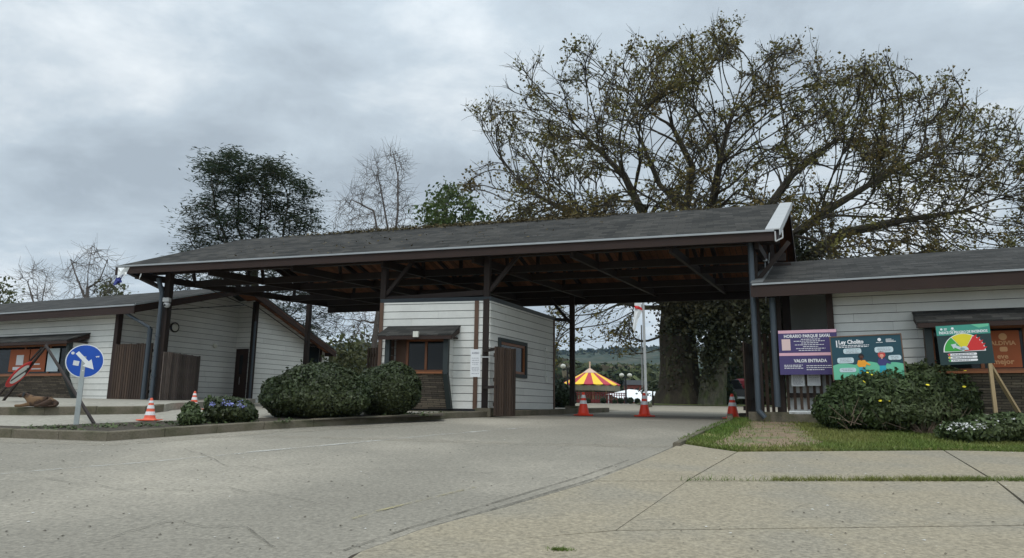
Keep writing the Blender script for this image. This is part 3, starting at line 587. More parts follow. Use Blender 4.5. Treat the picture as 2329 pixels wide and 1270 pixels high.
mb.build('wall', [m_white, m_back], bo)
mb = MB(); mb.hexa([FLc + nb * .02 + UP * (HB + .0), NCn + nb * .02 + ns_ * .02 + UP * HB, FCo + ns_ * .02 + UP * HB, BKc + UP * HB] + [q + UP * (HB + .10) for q in (FLc + nb * .07, NCn + nb * .07 + ns_ * .07, FCo + ns_ * .07, BKc)])
mb.build('roof', m_galv, bo)
mb = MB()
ac = apx(1083, 800, FLc, ub)[0]
for q in ((FLc + ub * (ac - .05) + nb * .032, ub * .11, nb * .03), (FLc + nb * .032, ub * .10, nb * .03), (FCo - us * .07 + ns_ * .032, us * .07, ns_ * .03)):
    MB().fbox(q[0], q[1], q[2], UP * HB).build('corner_board', m_plank, bo)
pass
mb = MB(); mb.hexa([FLc + nb * .05 - UP * .05, NCn + nb * .05 + ns_ * .05 - UP * .05, FCo + ns_ * .05 - UP * .05, BKc - UP * .05] + [q - UP * .002 for q in (FLc + nb * .05, NCn + nb * .05 + ns_ * .05, FCo + ns_ * .05, BKc)]); mb.build('base_trim', m_blk, bo)
mb = MB(); mb.hexa([q + UP * (gz(q.y) + .05 - zb) for q in (FLc + nb * .12, NCn + nb * .12 + ns_ * .12, FCo + ns_ * .12, BKc)] + [q - UP * .052 for q in (FLc + nb * .12, NCn + nb * .12 + ns_ * .12, FCo + ns_ * .12, BKc)]); mb.build('plinth', m_kerb, bo)
mb = MB(); mb.fbox(BKc + ub * 0.3 + UP * .1 - us * 2.6, ub * (Lf - .6), us * .05, UP * 2.5); mb.build('room_dark_sheet', m_int, bo)
P_, wo, bx_ = bay(bo, FLc, ub, nb, a0, a1, zs, zt, .45, split=(.48,), win_inset=.30)
mb = MB(); bx_(mb, lerp(a0, a1, .50), lerp(a0, a1, .58), zt - .02, zt + .13, .76, .84); mb.build('flood_lamp', m_globe, bo)
# side window
Q = lambda s, z, c: NCn + us * s + UP * z + ns_ * c
def qb(mb, a, b, z0, z1, c0, c1): return mb.hexa([Q(a, z0, c0), Q(b, z0, c0), Q(b, z0, c1), Q(a, z0, c1), Q(a, z1, c0), Q(b, z1, c0), Q(b, z1, c1), Q(a, z1, c1)])
mb = MB(); F = .10; qb(mb, w0s - F, w1s + F, zw1, zw1 + F, .03, .09); qb(mb, w0s - F, w1s + F, zw0 - F, zw0, .03, .09); qb(mb, w0s - F, w0s, zw0, zw1, .03, .09); qb(mb, w1s, w1s + F, zw0, zw1, .03, .09)
wo2 = mb.build('window', m_dkgr, bo)
mb = MB(); F = .07; qb(mb, w0s, w1s, zw1 - F, zw1 - .001, -.02, .05); qb(mb, w0s, w1s, zw0 + .001, zw0 + F, -.02, .05); qb(mb, w0s, w0s + F, zw0 + F, zw1 - F, -.02, .05); qb(mb, w1s - F, w1s - .001, zw0 + F, zw1 - F, -.02, .05); mb.build('sash', m_orange, wo2)
mb = MB(); qb(mb, w0s + .05, w1s - .05, zw0 + .05, zw1 - .05, 0, .01); mb.build('pane', m_glass, wo2)
# conduit and boxes on the side wall
sc, z_a = apx(1237, 795, NCn, us); _, z_b = apx(1237, 862, NCn, us)
mb = MB(); mb.tube(Q(sc, z_a, .05), Q(sc, z_b, .05), .012, n=6); qb(mb, sc, sc + .3, z_a - .06, z_a + .05, .03, .09); qb(mb, sc + .1, sc + .4, z_b - .12, z_b + .1, .03, .08); mb.build('conduit_box', m_white, bo)
# ------------------------------------------------------------------ left building
zl = 1.40
Nn = Vector((-12.04, 22.3, 0)); zeN, zAp, zeF = 4.53, 5.9, 3.8
Ap = Vector((-10.05, 26.7, 0)); Fa = Vector((-7.8, 31.5, 0)); Lb = 17.0
lb = thing('office_building', 'low white boarded building on the left with dark shingled gable roof and porch', 'building', (-14, 24, zl))
wl0 = Nn + VB * .65
S = onpl(252, 915, wl0, wl0 + UB); S = Vector((S.x, S.y, zl)); Pc = onpl(352, 915, wl0, wl0 + UB); Pc = Vector((Pc.x, Pc.y, zl))
def Z(v, z): return Vector((v.x, v.y, z))
mb = MB(); th = .07
for (p, zp, q, zq) in ((Nn, zeN, Ap, zAp), (Fa, zeF, Ap, zAp)):
    e0, e1 = Z(p, zp), Z(q, zq); mb.hexa([e0 - UP * th, e0 - UB * Lb - UP * th, e1 - UB * Lb - UP * th, e1 - UP * th, e0, e0 - UB * Lb, e1 - UB * Lb, e1])
mb.build('roof', m_shingb, lb)
mb = MB()
e0 = Z(Nn, zeN); mb.fbox(e0 - UP * .32 - VB * .0, -UB * Lb, VB * .04, UP * .245)
e0 = Z(Fa, zeF); mb.fbox(e0 - UP * .25, -UB * Lb, -VB * .04, UP * .17)
for (p, zp, q, zq) in ((Nn, zeN, Ap, zAp), (Fa, zeF, Ap, zAp)):
    a, b = Z(p, zp), Z(q, zq); mb.hexa([a - UP * .30, a - UP * .30 - UB * .04, b - UP * .30 - UB * .04, b - UP * .30, a - UP * .072, a - UP * .072 - UB * .04, b - UP * .072 - UB * .04, b - UP * .072])
mb.build('fascia', m_woodr, lb)
mb = MB(); mb.fbox(Z(Nn, zeN) - UP * .07 - VB * .03, -UB * Lb, VB * .028, UP * .05); a, b = Z(Nn, zeN), Z(Ap, zAp); mb.hexa([a - UP * .06, a - UP * .06 + UB * .02, b - UP * .06 + UB * .02, b - UP * .06, a + UP * .01, a + UP * .01 + UB * .02, b + UP * .01 + UB * .02, b + UP * .01]); mb.build('drip_edge', m_drip, lb)
# soffit of the porch overhang
mb = MB()
for i in range(26):
    t0_, t1_ = i / 26 + .002, (i + .94) / 26
    a, b = lp(Z(Nn, zeN), Z(Ap, zAp), t0_), lp(Z(Nn, zeN), Z(Ap, zAp), t1_)
    mb.hexa([a - UP * .11, a - UP * .11 - UB * 8, b - UP * .11 - UB * 8, b - UP * .11, a - UP * .075, a - UP * .075 - UB * 8, b - UP * .075 - UB * 8, b - UP * .075])
    a, b = lp(Z(Fa, zeF), Z(Ap, zAp), t0_), lp(Z(Fa, zeF), Z(Ap, zAp), t1_)
    mb.hexa([a - UP * .11, a - UP * .11 - UB * 1, b - UP * .11 - UB * 1, b - UP * .11, a - UP * .075, a - UP * .075 - UB * 1, b - UP * .075 - UB * 1, b - UP * .075])
mb.build('soffit_boards', m_soff, lb)
NB = -VB; hw = zeN + (zAp - zeN) * .14 - zl - .1
La = (S - (wl0 - UB * Lb)).xy.length
la0, _ = apx(-150, 800, S, UB, .5, NB); la1, _ = apx(163, 800, S, UB, .5, NB); _, lzs = apx(130, 853, S, UB, .3, NB); _, lzt = apx(130, 780, S, UB, .5, NB)
mb = MB(); siding(mb, S - UB * 14, UB, NB, [(0, 0), (14, 0), (14, hw), (0, hw)], holes=[(14 + la0 + .14, 14 + la1 - .14, lzs, lzt)])
# porch side wall W2 (faces right) and back wall W1
K = onpl(536, 800, S, S + VB); K = Vector((K.x, K.y, zl)); lW2 = (K - S).length
tz = lambda p: zeN + (zAp - zeN) * max(0, min(1, (p - Nn).xy.dot(VB.xy) / (Ap - Nn).xy.dot(VB.xy))) - .14
gpl = (Nn - UB * .55, Ap - UB * .55)
siding(mb, S, VB, UB, [(0, 0), (lW2, 0), (lW2, tz(K) - zl), (0, tz(S) - zl)])
J = onpl(572, 800, gpl[0], gpl[1]); J = Vector((J.x, J.y, zl)); uW = (J - K).normalized(); lW1 = (J - K).length
siding(mb, K, uW, Vector((uW.y, -uW.x, 0)), [(0, 0), (lW1, 0), (lW1, tz(J) - zl), (0, tz(K) - zl)])
# gable wall (faces right, towards the road), right part
Je = onpl(746, 820, gpl[0], gpl[1]); Je = Vector((Je.x, Je.y, zl)); lG = (Je - J).length
tz2 = lambda p: zeF + (zAp - zeF) * max(0, min(1, (Fa - p).xy.dot(VB.xy) / (Fa - Ap).xy.dot(VB.xy))) - .14
uG = (Je - J).normalized(); nG = Vector((uG.y, -uG.x, 0)); Apw = Ap - UB * .55; sA = (Apw - J).xy.dot(uG.xy)
gw0, gz1 = apx(697, 787, J, uG); gw1, gz0 = apx(724, 828, J, uG)
pg = [(0, 0), (lG, 0), (lG, tz2(Je) - zl)] + ([(sA, zAp - .14 - zl)] if 0.05 < sA < lG - .1 else []) + [(0, min(tz(J), tz2(J)) - zl)]
siding(mb, J, uG, nG, pg, holes=[(gw0, gw1, gz0, gz1)], pitch=.2)
siding(mb, Je, -UB, VB, [(0, 0), (12, 0), (12, tz2(Je) - zl), (0, tz2(Je) - zl)])
mb.build('wall', [m_white, m_back], lb)
Q2 = lambda s, z, c: J + uG * s + UP * z + nG * c
def q2(mb, a, b, z0, z1, c0, c1): return mb.hexa([Q2(a, z0, c0), Q2(b, z0, c0), Q2(b, z0, c1), Q2(a, z0, c1), Q2(a, z1, c0), Q2(b, z1, c0), Q2(b, z1, c1), Q2(a, z1, c1)])
mb = MB(); F = .12; q2(mb, gw0 - F, gw1 + F, gz1, gz1 + F, .03, .08); q2(mb, gw0 - F, gw1 + F, gz0 - F, gz0, .03, .08); q2(mb, gw0 - F, gw0, gz0, gz1, .03, .08); q2(mb, gw1, gw1 + F, gz0, gz1, .03, .08); wn_ = mb.build('window', m_wood, lb)
mb = MB(); q2(mb, gw0 - .01, gw1 + .01, gz0 - .01, gz1 + .01, .0, .012); mb.build('pane', m_glass, wn_)
# door in the porch back wall
Q3 = lambda s, z, c: K + uW * s + UP * z + Vector((uW.y, -uW.x, 0)) * c
d0 = max(.12, lW1 - 1.05); d1 = lW1 - .12
mb = MB(); mb.hexa([Q3(d0, .02, .032), Q3(d1, .02, .032), Q3(d1, .02, .07), Q3(d0, .02, .07), Q3(d0, 2.15, .032), Q3(d1, 2.15, .032), Q3(d1, 2.15, .07), Q3(d0, 2.15, .07)]); do = mb.build('door', m_woodr, lb)
mb = MB(); mb.hexa([Q3(d0 + .25, 1.15, .072), Q3(d1 - .25, 1.15, .072), Q3(d1 - .25, 1.15, .08), Q3(d0 + .25, 1.15, .08), Q3(d0 + .25, 1.9, .072), Q3(d1 - .25, 1.9, .072), Q3(d1 - .25, 1.9, .08), Q3(d0 + .25, 1.9, .08)]); mb.build('pane', m_glass, do)
mb = MB(); mb.hexa([Q3(d0 + .3, .75, .072), Q3(d1 - .35, .75, .072), Q3(d1 - .35, .75, .076), Q3(d0 + .3, .75, .076), Q3(d0 + .3, 1.05, .072), Q3(d1 - .35, 1.05, .072), Q3(d1 - .35, 1.05, .076), Q3(d0 + .3, 1.05, .076)]); mb.build('paper_notice', m_paper, do)
for p, w in ((S + NB * .05 + UB * .03, .17), (Pc, .20), (J + nG * .06, .18)):
    top = min(tz(p), tz2(p)) - .02
    mb = MB(); mb.beam(Vector((p.x, p.y, zl - .1)), Vector((p.x, p.y, top)), w, w, up=UB); mb.build('post', m_woodr if w == .17 else m_wood, lb, bevel=.01)
q = J + nG * .2 - uG * .12; MB().tube(Vector((q.x, q.y, zl)), Vector((q.x, q.y, 4.6)), .045, n=8).build('downpipe', m_galv, lb); mb = MB()
q = onpl(342, 745, wl0 + NB * .3, wl0 + NB * .3 + UB); mb.tube(Vector((q.x, q.y, 3.75)), Vector((q.x, q.y, zl)), .075, n=12); mb.tube(Vector((q.x, q.y, 3.76)), Vector((q.x - .9, q.y + .1, 4.25)), .05, n=10); mb.build('downpipe', m_galv, lb)
for x, y, r in ((395, 745, .15), (487, 787, .10)):
    s_, z_ = apx(x, y, S, VB); mb = MB(); mb.lathe(S + VB * s_ + UP * z_ + UB * .03, [(r, 0), (r, .03), (r * .8, .07), (r * .4, .10), (.01, .11)], 16, axis=UB); mb.build('wall_lamp', m_globe, lb)
    if r > .12:
        mb = MB(); mb.lathe(S + VB * s_ + UP * z_ + UB * .035, [(r * 1.25, 0), (r * 1.25, .035), (r * 1.05, .04)], 16, axis=UB); mb.build('lamp_rim', m_wood, lb)
mb = MB()
mb.hexa([S - UB * 14 + NB * .08 - UP * .35, Pc + NB * .3 - UP * .35, J + nG * .2 - UP * .35, Je + nG * .1 - UP * .35] + [q for q in (S - UB * 14 + NB * .08 - UP * .02, Pc + NB * .3 - UP * .02, J + nG * .2 - UP * .02, Je + nG * .1 - UP * .02)])
mb.build('plinth', m_kerb, lb)
mb = MB(); mb.fbox(S - UB * 13.5 + VB * .7 + UP * .2, UB * 13, VB * .05, UP * 2.4); mb.build('room_dark_sheet', m_int, lb)
P_l, wo_l, bx_l = bay(lb, S, UB, NB, la0, la1, lzs, lzt, .5, split=(.36, .62, .80))
def wallposter(parent, bx, a0, a1, z0, z1, c, m, nm='poster'):
    mb = MB(); bx(mb, a0, a1, z0, z1, c, c + .006); return mb.build(nm, m, parent)
def lax(x): return apx(x, 820, S, UB, .15, NB)[0]
_, pz1 = apx(60, 795, S, UB, .15, NB); _, pz0 = apx(60, 846, S, UB, .15, NB)
for xa, xb, mm in ((22, 66, m_poster), (68, 104, m_poster), (108, 134, m_bub)): wallposter(wo_l, bx_l, lax(xa), lax(xb), pz0, pz1, .152, mm)
wallposter(wo_l, bx_l, lax(38), lax(54), lerp(pz0, pz1, .3), lerp(pz0, pz1, .75), .160, m_paper, 'poster_print'); wallposter(wo_l, bx_l, lax(32), lax(60), lerp(pz0, pz1, .08), lerp(pz0, pz1, .22), .160, m_paper, 'poster_print')
wallposter(wo_l, bx_l, lax(76), lax(92), lerp(pz0, pz1, .3), lerp(pz0, pz1, .36), .160, m_paper, 'poster_print'); wallposter(wo_l, bx_l, lax(74), lax(96), lerp(pz0, pz1, .1), lerp(pz0, pz1, .15), .160, m_paper, 'poster_print')
# raised walk with kerb in front of the left building
kw = [g(-260, 944, .12), g(100, 945, .12), g(330, 942, .12), g(372, 937, .12)]
kerb('kerb', [Vector((p.x, p.y)) for p in kw], .15, .30, base=.1)
sheet('pavement', [(p.x, p.y + .08) for p in kw] + [(J.x + .3, J.y), (S.x, S.y + .3), (S.x - 14, S.y + 6.5)], .285, m_lane, thick=.16)
# ------------------------------------------------------------------ right building
zr = 1.38
Er = Vector((5.56, 16.05, 0)); zeR = 4.30; Rr = Vector((7.38, 20.0, 0)); zRr = 5.6; Br = Vector((9.2, 23.95, 0)); Lr = 15
rb = thing('office_building', 'white boarded building on the right with low dark roof and an orange poster window', 'building', (8, 17, zr))
mb = MB()
for p, zp in ((Er, zeR), (Br, zeR)):
    e0, e1 = Z(p, zp), Z(Rr, zRr); mb.hexa([e0 - UP * .06, e0 + UB * Lr - UP * .06, e1 + UB * Lr - UP * .06, e1 - UP * .06, e0, e0 + UB * Lr, e1 + UB * Lr, e1])
mb.build('roof', m_shingb, rb)
mb = MB(); mb.fbox(Z(Er, zeR) - UP * .33, UB * Lr, VB * .04, UP * .265); mb.fbox(Z(Br, zeR) - UP * .33, UB * Lr, -VB * .04, UP * .265)
for p in (Er, Br): a, b = Z(p, zeR), Z(Rr, zRr); mb.hexa([a - UP * .32, a - UP * .32 - UB * .035, b - UP * .32 - UB * .035, b - UP * .32, a - UP * .062, a - UP * .062 - UB * .035, b - UP * .062 - UB * .035, b - UP * .062])
mb.build('fascia', m_woodr, rb)
mb = MB(); a, b = Z(Er, zeR), Z(Rr, zRr); mb.hexa([a + UP * .004 - UB * .03, a + UP * .004 + UB * .24, b + UP * .004 + UB * .24, b + UP * .004 - UB * .03, a + UP * .02 - UB * .03, a + UP * .02 + UB * .24, b + UP * .02 + UB * .24, b + UP * .02 - UB * .03]); mb.build('rake_flashing', mat('weathered flashing', (.12, .125, .125), .7, .2), rb)
mb = MB(); mb.fbox(Z(Er, zeR) - UP * .055 - VB * .03, UB * Lr, VB * .028, UP * .04); mb.build('drip_edge', m_drip, rb)
mb = MB()
for i in range(30):
    a, b = lp(Z(Er, zeR), Z(Rr, zRr), i / 30 + .002), lp(Z(Er, zeR), Z(Rr, zRr), (i + .94) / 30)
    mb.hexa([a - UP * .10, a - UP * .10 + UB * Lr, b - UP * .10 + UB * Lr, b - UP * .10, a - UP * .065, a - UP * .065 + UB * Lr, b - UP * .065 + UB * Lr, b - UP * .065])
mb.build('soffit_boards', m_soff, rb)
wr0 = Er + VB * .75; hR = zeR + (zRr - zeR) * .17 - zr - .12
Cw = onpl(1903, 900, wr0, wr0 + UB); Cw = Vector((Cw.x, Cw.y, zr))
ra0, _ = apx(2106, 800, Cw, UB, .45, NB); _, rzt = apx(2112, 741, Cw, UB, .45, NB); _, rzs = apx(2150, 846, Cw, UB, .3, NB); ra1 = ra0 + 3.3
mb = MB(); siding(mb, Cw, UB, NB, [(0, 0), (12, 0), (12, hR), (0, hR)], holes=[(ra0 + .14, ra1 - .14, rzs, rzt)]); mb.build('wall', [m_white, m_back], rb)
mb = MB(); r0 = wr0 + VB * 1.5 + UB * .6; mb.prism([Z(r0, zr), Z(r0 + UB * 3.2, zr), Z(r0 + UB * 3.2, zr + 3.3), Z(r0, zr + 3.3)], VB * .1); mb.fbox(Cw + VB * .1, UB * .1, VB * 1.6, UP * (hR + .1)); mb.build('recess_wall', m_grey, rb)
mb = MB(); mb.beam(Cw + NB * .04 + UB * -.02, Cw + NB * .04 + UB * -.02 + UP * hR, .17, .14, up=UB); mb.build('post', m_woodr, rb)
Gp = onpl(1777, 900, wr0, wr0 + UB); Gp = Vector((Gp.x, Gp.y, zr)); mb = MB(); mb.beam(Gp - UP * .1, Gp + UP * (hR + .1), .18, .18, up=UB); mb.build('post', m_wood, rb)
Gq = onpl(1800, 900, wr0 + VB * 1.2, wr0 + VB * 1.2 + UB); mb = MB(); mb.beam(Vector((Gq.x, Gq.y, zr)), Vector((Gq.x, Gq.y, zr + 3)), .18, .18, up=UB); mb.build('post', m_wood, rb)
q = onpl(1757, 700, wr0 + NB * .3, wr0 + NB * .3 + UB); mb = MB(); mb.tube(Vector((q.x, q.y, 4.0)), Vector((q.x, q.y, zr + .1)), .07, n=12); mb.build('downpipe', m_galv, rb)
mb = MB(); mb.fbox(Cw - UB * 1.9 + NB * .15 - UP * .4, UB * 13, VB * .1, UP * .39); mb.build('plinth', m_kerb, rb)
mb = MB(); mb.fbox(Cw + VB * .7 + UP * .2 + UB * .3, UB * 11, VB * .05, UP * 2.4); mb.build('room_dark_sheet', m_int, rb)
P_r, wo_r, bx_r = bay(rb, Cw, UB, NB, ra0, ra1, rzs, rzt, .45, split=(.30, .56))
mb = MB(); q = at(1899, 741, 16.2); mb.box(q, (.07, .05, .09)); mb.build('wall_switch', m_metw, rb)
#%%PART3
go_ = GRIT.build('grit', [mat('dark grit', (.06, .05, .035), .9, .3), mat('pale chips', (.55, .54, .50), .8, .2)]); tag(go_, 'bits of grit and leaf scattered over road and slabs', 'grit', kind='stuff')
# ------------------------------------------------------------------ slatted gates and fences
def slats(name, label, cat, p, q, z0, z1, pitch=.12, w=.085, rails=(.15, .5, .85), frame=True, group=None, m=None, th=.03):
    p, q = Vector((p[0], p[1], 0)), Vector((q[0], q[1], 0)); d = (q - p).normalized(); n = Vector((-d.y, d.x, 0)); Lw = (q - p).length
    t = thing(name, label, cat, (p.x, p.y, z0), group); mb = MB(); k = int(Lw / pitch)
    for i in range(k + 1):
        a = p + d * (i * Lw / max(k, 1) - w / 2); j = random.uniform(-.012, .012)
        mb.fbox(a + UP * (z0 + .03) + n * random.uniform(0, .004), d * w * random.uniform(.92, 1.05), n * th, UP * (z1 - z0 - .03 + j))
    mb.build('slat_panel', m or m_slat, t)
    for r in rails: MB().fbox(p + UP * (z0 + (z1 - z0) * r) + n * (th + .008), d * Lw, n * .05, UP * .10).build('rail', m_wood, t)
    return t
q0, q1 = onpl(251, 910, wl0 + NB * .14, wl0 + NB * .14 + UB), onpl(332, 910, wl0 + NB * .14, wl0 + NB * .14 + UB)
slats('slatted_gate', 'closed brown slatted gate filling the porch opening of the left building', 'gate', q0, q1, 1.42, onpl(290, 784, wl0, wl0 + UB).z, pitch=.105, w=.085)
q0, q1 = at(376, 800, 21.4), at(456, 806, 23.4)
slats('slatted_gate', 'weathered grey brown slatted gate standing open beside the left canopy post', 'gate', q0, q1, gz(22) + .16, q0.z, pitch=.115, w=.08, m=m_slatg)
q0, q1 = at(1129, 787, 17.75), at(1172, 790, 18.35)
t = slats('slatted_gate', 'narrow dark brown slatted gate leaf hinged beside the ticket booth', 'gate', q0, q1, gz(18) + .02, q0.z - .02, pitch=.095, w=.066)
Cp = posts['C']
for z in (1.9, 2.85): MB().beam(Vector((Cp.x, Cp.y, z)) - VB * .12, Vector((q0.x, q0.y, z)), .05, .07).build('hinge_arm', m_wood, t)
q0, q1 = at(1692, 777, 17.4), at(1712, 777, 18.6)
t = slats('slatted_gate', 'open dark slatted gate leaf beside the grey downpipe at the right of the road', 'gate', q0, q1, gz(18) + .03, q0.z, pitch=.09, w=.075, rails=(.12, .88))
mb = MB(); q2 = at(1742, 777, 17.3)
for f in (.0, .25, .55, .93): z = lerp(gz(18) + .1, q0.z - .1, f); mb.beam(Vector((q1.x, q1.y, z)), Vector((q2.x, q2.y, z)), .05, .08)
mb.beam(Vector((q1.x, q1.y, gz(18))), Vector((q1.x, q1.y, q0.z)), .07, .07)
mb.build('gate_frame', m_slat, t)
q0, q1 = onpl(1738, 760, wr0 + VB * .3, wr0 + VB * .3 + UB), onpl(1776, 760, wr0 + VB * .3, wr0 + VB * .3 + UB)
slats('slatted_fence', 'short tall slatted fence between the grey downpipe and the right building', 'fence', q0, q1, gz(17) + .1, q0.z, pitch=.12, w=.075)
q0, q1 = at(838, 792, 23.0), at(868, 790, 22.6)
slats('slatted_fence', 'short dark slatted fence piece left of the ticket booth', 'fence', q0, q1, gz(23) + .1, q0.z, pitch=.12, w=.08)
fl0 = wr0 + NB * .1
q0, q1 = onpl(1790, 850, fl0, fl0 + UB), onpl(1912, 850, fl0, fl0 + UB)
slats('slatted_fence', 'low brown slatted fence with white cloth behind it under the purple boards', 'fence', q0, q1, 1.40, q0.z + .1, pitch=.135, w=.062, rails=(.32, .95))
bn = thing('white_banner', 'white cloth banner hung behind the slatted fence under the purple boards', 'banner', (q0.x, q0.y, 1.4))
mb = MB(); n_ = 14; d_ = (q1 - q0); d_.z = 0
for i in range(n_):
    a, b = i / n_, (i + 1) / n_; f = lambda t: .16 + .015 * math.sin(t * 40)
    A_, B_ = Vector((q0.x, q0.y, 0)) + d_ * a + VB * f(a), Vector((q0.x, q0.y, 0)) + d_ * b + VB * f(b)
    mb.hexa([A_ + UP * 1.36, B_ + UP * 1.36, B_ + UP * 1.36 + VB * .005, A_ + UP * 1.36 + VB * .005, A_ + UP * 2.2, B_ + UP * 2.2, B_ + UP * 2.2 + VB * .005, A_ + UP * 2.2 + VB * .005])
mb.build('cloth', m_signw, bn)
mb = MB(); mb.fbox(Vector((q0.x, q0.y, 1.33)) + NB * .03, d_, NB * .02, UP * .07); mb.build('hem', m_signw, bn)
# ------------------------------------------------------------------ flat signs
class Fr:
    def __init__(s, o, u, n, up=UP): s.o, s.u, s.n, s.up = Vector(o), Vector(u).normalized(), Vector(n).normalized(), Vector(up).normalized()
    def P(s, a, b, c=0): return s.o + s.u * a + s.up * b + s.n * c
    def rect(s, mb, a0, b0, a1, b1, c0, c1=None, mi=None):
        c1 = c0 + .003 if c1 is None else c1
        return mb.hexa([s.P(a0, b0, c0), s.P(a1, b0, c0), s.P(a1, b0, c1), s.P(a0, b0, c1), s.P(a0, b1, c0), s.P(a1, b1, c0), s.P(a1, b1, c1), s.P(a0, b1, c1)], mi)
    def poly(s, mb, pts, c0, th=.003, mi=None): return mb.prism([s.P(a, b, c0) for a, b in pts], s.n * th, mi)
    def disc(s, mb, a, b, r, c0, th=.003, n=28, t0=0, t1=2 * math.pi, rb=None, mi=None):
        rb = rb or r; full = abs(t1 - t0 - 2 * math.pi) < 1e-3
        pts = [(a + r * math.cos(t0 + (t1 - t0) * i / n), b + rb * math.sin(t0 + (t1 - t0) * i / n)) for i in range(n if full else n + 1)]
        if not full: pts = [(a, b)] + pts
        return s.poly(mb, pts, c0, th, mi)
    def rrect(s, mb, a0, b0, a1, b1, r, c0, th=.003, mi=None):
        pts = []
        for cx, cy, t in ((a1 - r, b0 + r, -90), (a1 - r, b1 - r, 0), (a0 + r, b1 - r, 90), (a0 + r, b0 + r, 180)):
            pts += [(cx + r * math.cos(R(t + k * 22.5)), cy + r * math.sin(R(t + k * 22.5))) for k in range(5)]
        return s.poly(mb, pts, c0, th, mi)
    def text(s, body, a, b, size, m, parent, c=.006, align='LEFT', bold=.0, xs=1.0, rot=0.0, name='lettering', fit=None):
        cu = bpy.data.curves.new('t', 'FONT'); cu.body = body; cu.size = size; cu.extrude = .0015; cu.align_x = align; cu.align_y = 'CENTER'; cu.offset = bold; cu.resolution_u = 2
        o = bpy.data.objects.new('t', cu); C.objects.link(o); bpy.context.view_layer.update()
        me = bpy.data.meshes.new_from_object(o.evaluated_get(bpy.context.evaluated_depsgraph_get())); bpy.data.objects.remove(o); bpy.data.curves.remove(cu)
        if fit: vx = [v.co.x for v in me.vertices]; xs = fit / (max(vx) - min(vx))
        off = Vector(parent['_o']); Mx = Matrix((s.u.to_4d(), s.up.to_4d(), s.n.to_4d(), (0, 0, 0, 1))).transposed(); 
        for i in range(3): Mx[i][3] = 0
        p = s.P(a, b, c) - off; me.transform(Matrix.Translation(p) @ Mx.to_3x3().to_4x4() @ Matrix.Rotation(rot, 4, 'Z') @ Matrix.Diagonal((xs, 1, 1, 1)))
        me.name = name; me.materials.clear(); me.materials.append(m); ob = bpy.data.objects.new(name, me); C.objects.link(ob); ob.parent = parent; ob['_o'] = parent['_o']; return ob
def smallprint(fr, mb, a0, b, a1, h=.012, c=.006, frac=(.75, 1), center=False):
    w = (a1 - a0) * random.uniform(*frac); st = a0 + ((a1 - a0) - w) / 2 if center else a0; x = st
    while x < st + w - .01:
        l = min(random.uniform(.02, .07), st + w - x); fr.rect(mb, x, b - h / 2, x + l, b + h / 2, c, c + .0015); x += l + .012
# purple boards
pl0 = wr0 + NB * .42
TLp, TRp, BRp = onpl(1769, 753, pl0, pl0 + UB), onpl(1902, 748, pl0, pl0 + UB), onpl(1899, 852, pl0, pl0 + UB)
wP = (TRp - TLp).xy.length; z_top = (TLp.z + TRp.z) / 2; hP = z_top - BRp.z; sp = hP * .505
for k, (title, z0, h_) in enumerate((('HORARIO PARQUE SAVAL', z_top - sp, sp), ('VALOR ENTRADA', z_top - hP, hP - sp - .004))):
    lab = ('purple opening hours board with pink top band, upper of two on the fence', 'purple entry price board directly below the opening hours board')[k]
    sg = thing('information_board', lab, 'sign', (TLp.x, TLp.y, z0)); fr = Fr((TLp.x, TLp.y, z0), UB, NB)
    mb = MB(); fr.rect(mb, 0, 0, wP, h_, -.02, 0); mb.build('board', m_purple, sg)
    mb = MB(); fr.rect(mb, .005, h_ * .86, wP - .005, h_ - .004, .001); mb.build('band', m_pink, sg)
    if k == 0:
        fr.text(title, wP * .50, h_ * .72, .10, m_txt, sg, align='CENTER', bold=.003, fit=wP * .80)
        mb = MB(); fr.rect(mb, .07, .05, .07 + wP * .15, h_ * .60, .002, .006); mb.build('notice_card', m_cream, sg)
        mb = MB()
        for i, (a, b) in enumerate(((.38, .73), (.26, .80), (.38, .70), (.26, .80), (.42, .68), (.28, .82), (.34, .72))): smallprint(fr, mb, wP * a, h_ * (.58 - i * .082), wP * b, h=.014, frac=(.9, 1), center=True)
        mb.build('small_print', m_txt, sg)
    else:
        fr.text(title, wP * .53, h_ * .62, .10, m_txt, sg, align='CENTER', bold=.003, fit=wP * .56)
        mb = MB()
        for i in range(3): smallprint(fr, mb, wP * .08, h_ * (.43 - i * .07), wP * .42, h=.014, frac=(.85, 1))
        for i in range(3): smallprint(fr, mb, wP * .46, h_ * (.40 - i * .09), wP * .92, h=.014, frac=(.6, 1))
        mb.build('small_print', m_txt, sg)
for k, (xa, xb, ya, yb) in enumerate(((1799, 1831, 853, 879), (1835, 1867, 852, 878))):
    f0 = fl0 + NB * .05; a, b = onpl(xa, ya, f0, f0 + UB), onpl(xb, yb, f0, f0 + UB); h_ = a.z - b.z
    sg = thing('paper_notice', ('typed white paper on the low fence, the left one of the pair', 'white paper with heading on the low fence, nearer the daisy shrub')[k], 'notice', (a.x, a.y, b.z)); fr = Fr((a.x, a.y, b.z), UB, NB); w_ = (b - a).xy.length
    mb = MB(); fr.rect(mb, 0, 0, w_, h_, 0, .004); mb.build('sheet', m_paper, sg)
    mb = MB()
    for i in range(9 if k == 0 else 4): smallprint(fr, mb, w_ * .12, h_ * (.88 - i * (.09 if k == 0 else .15)), w_ * .9, h=.009, center=bool(k))
    mb.build('small_print', m_txtd, sg)
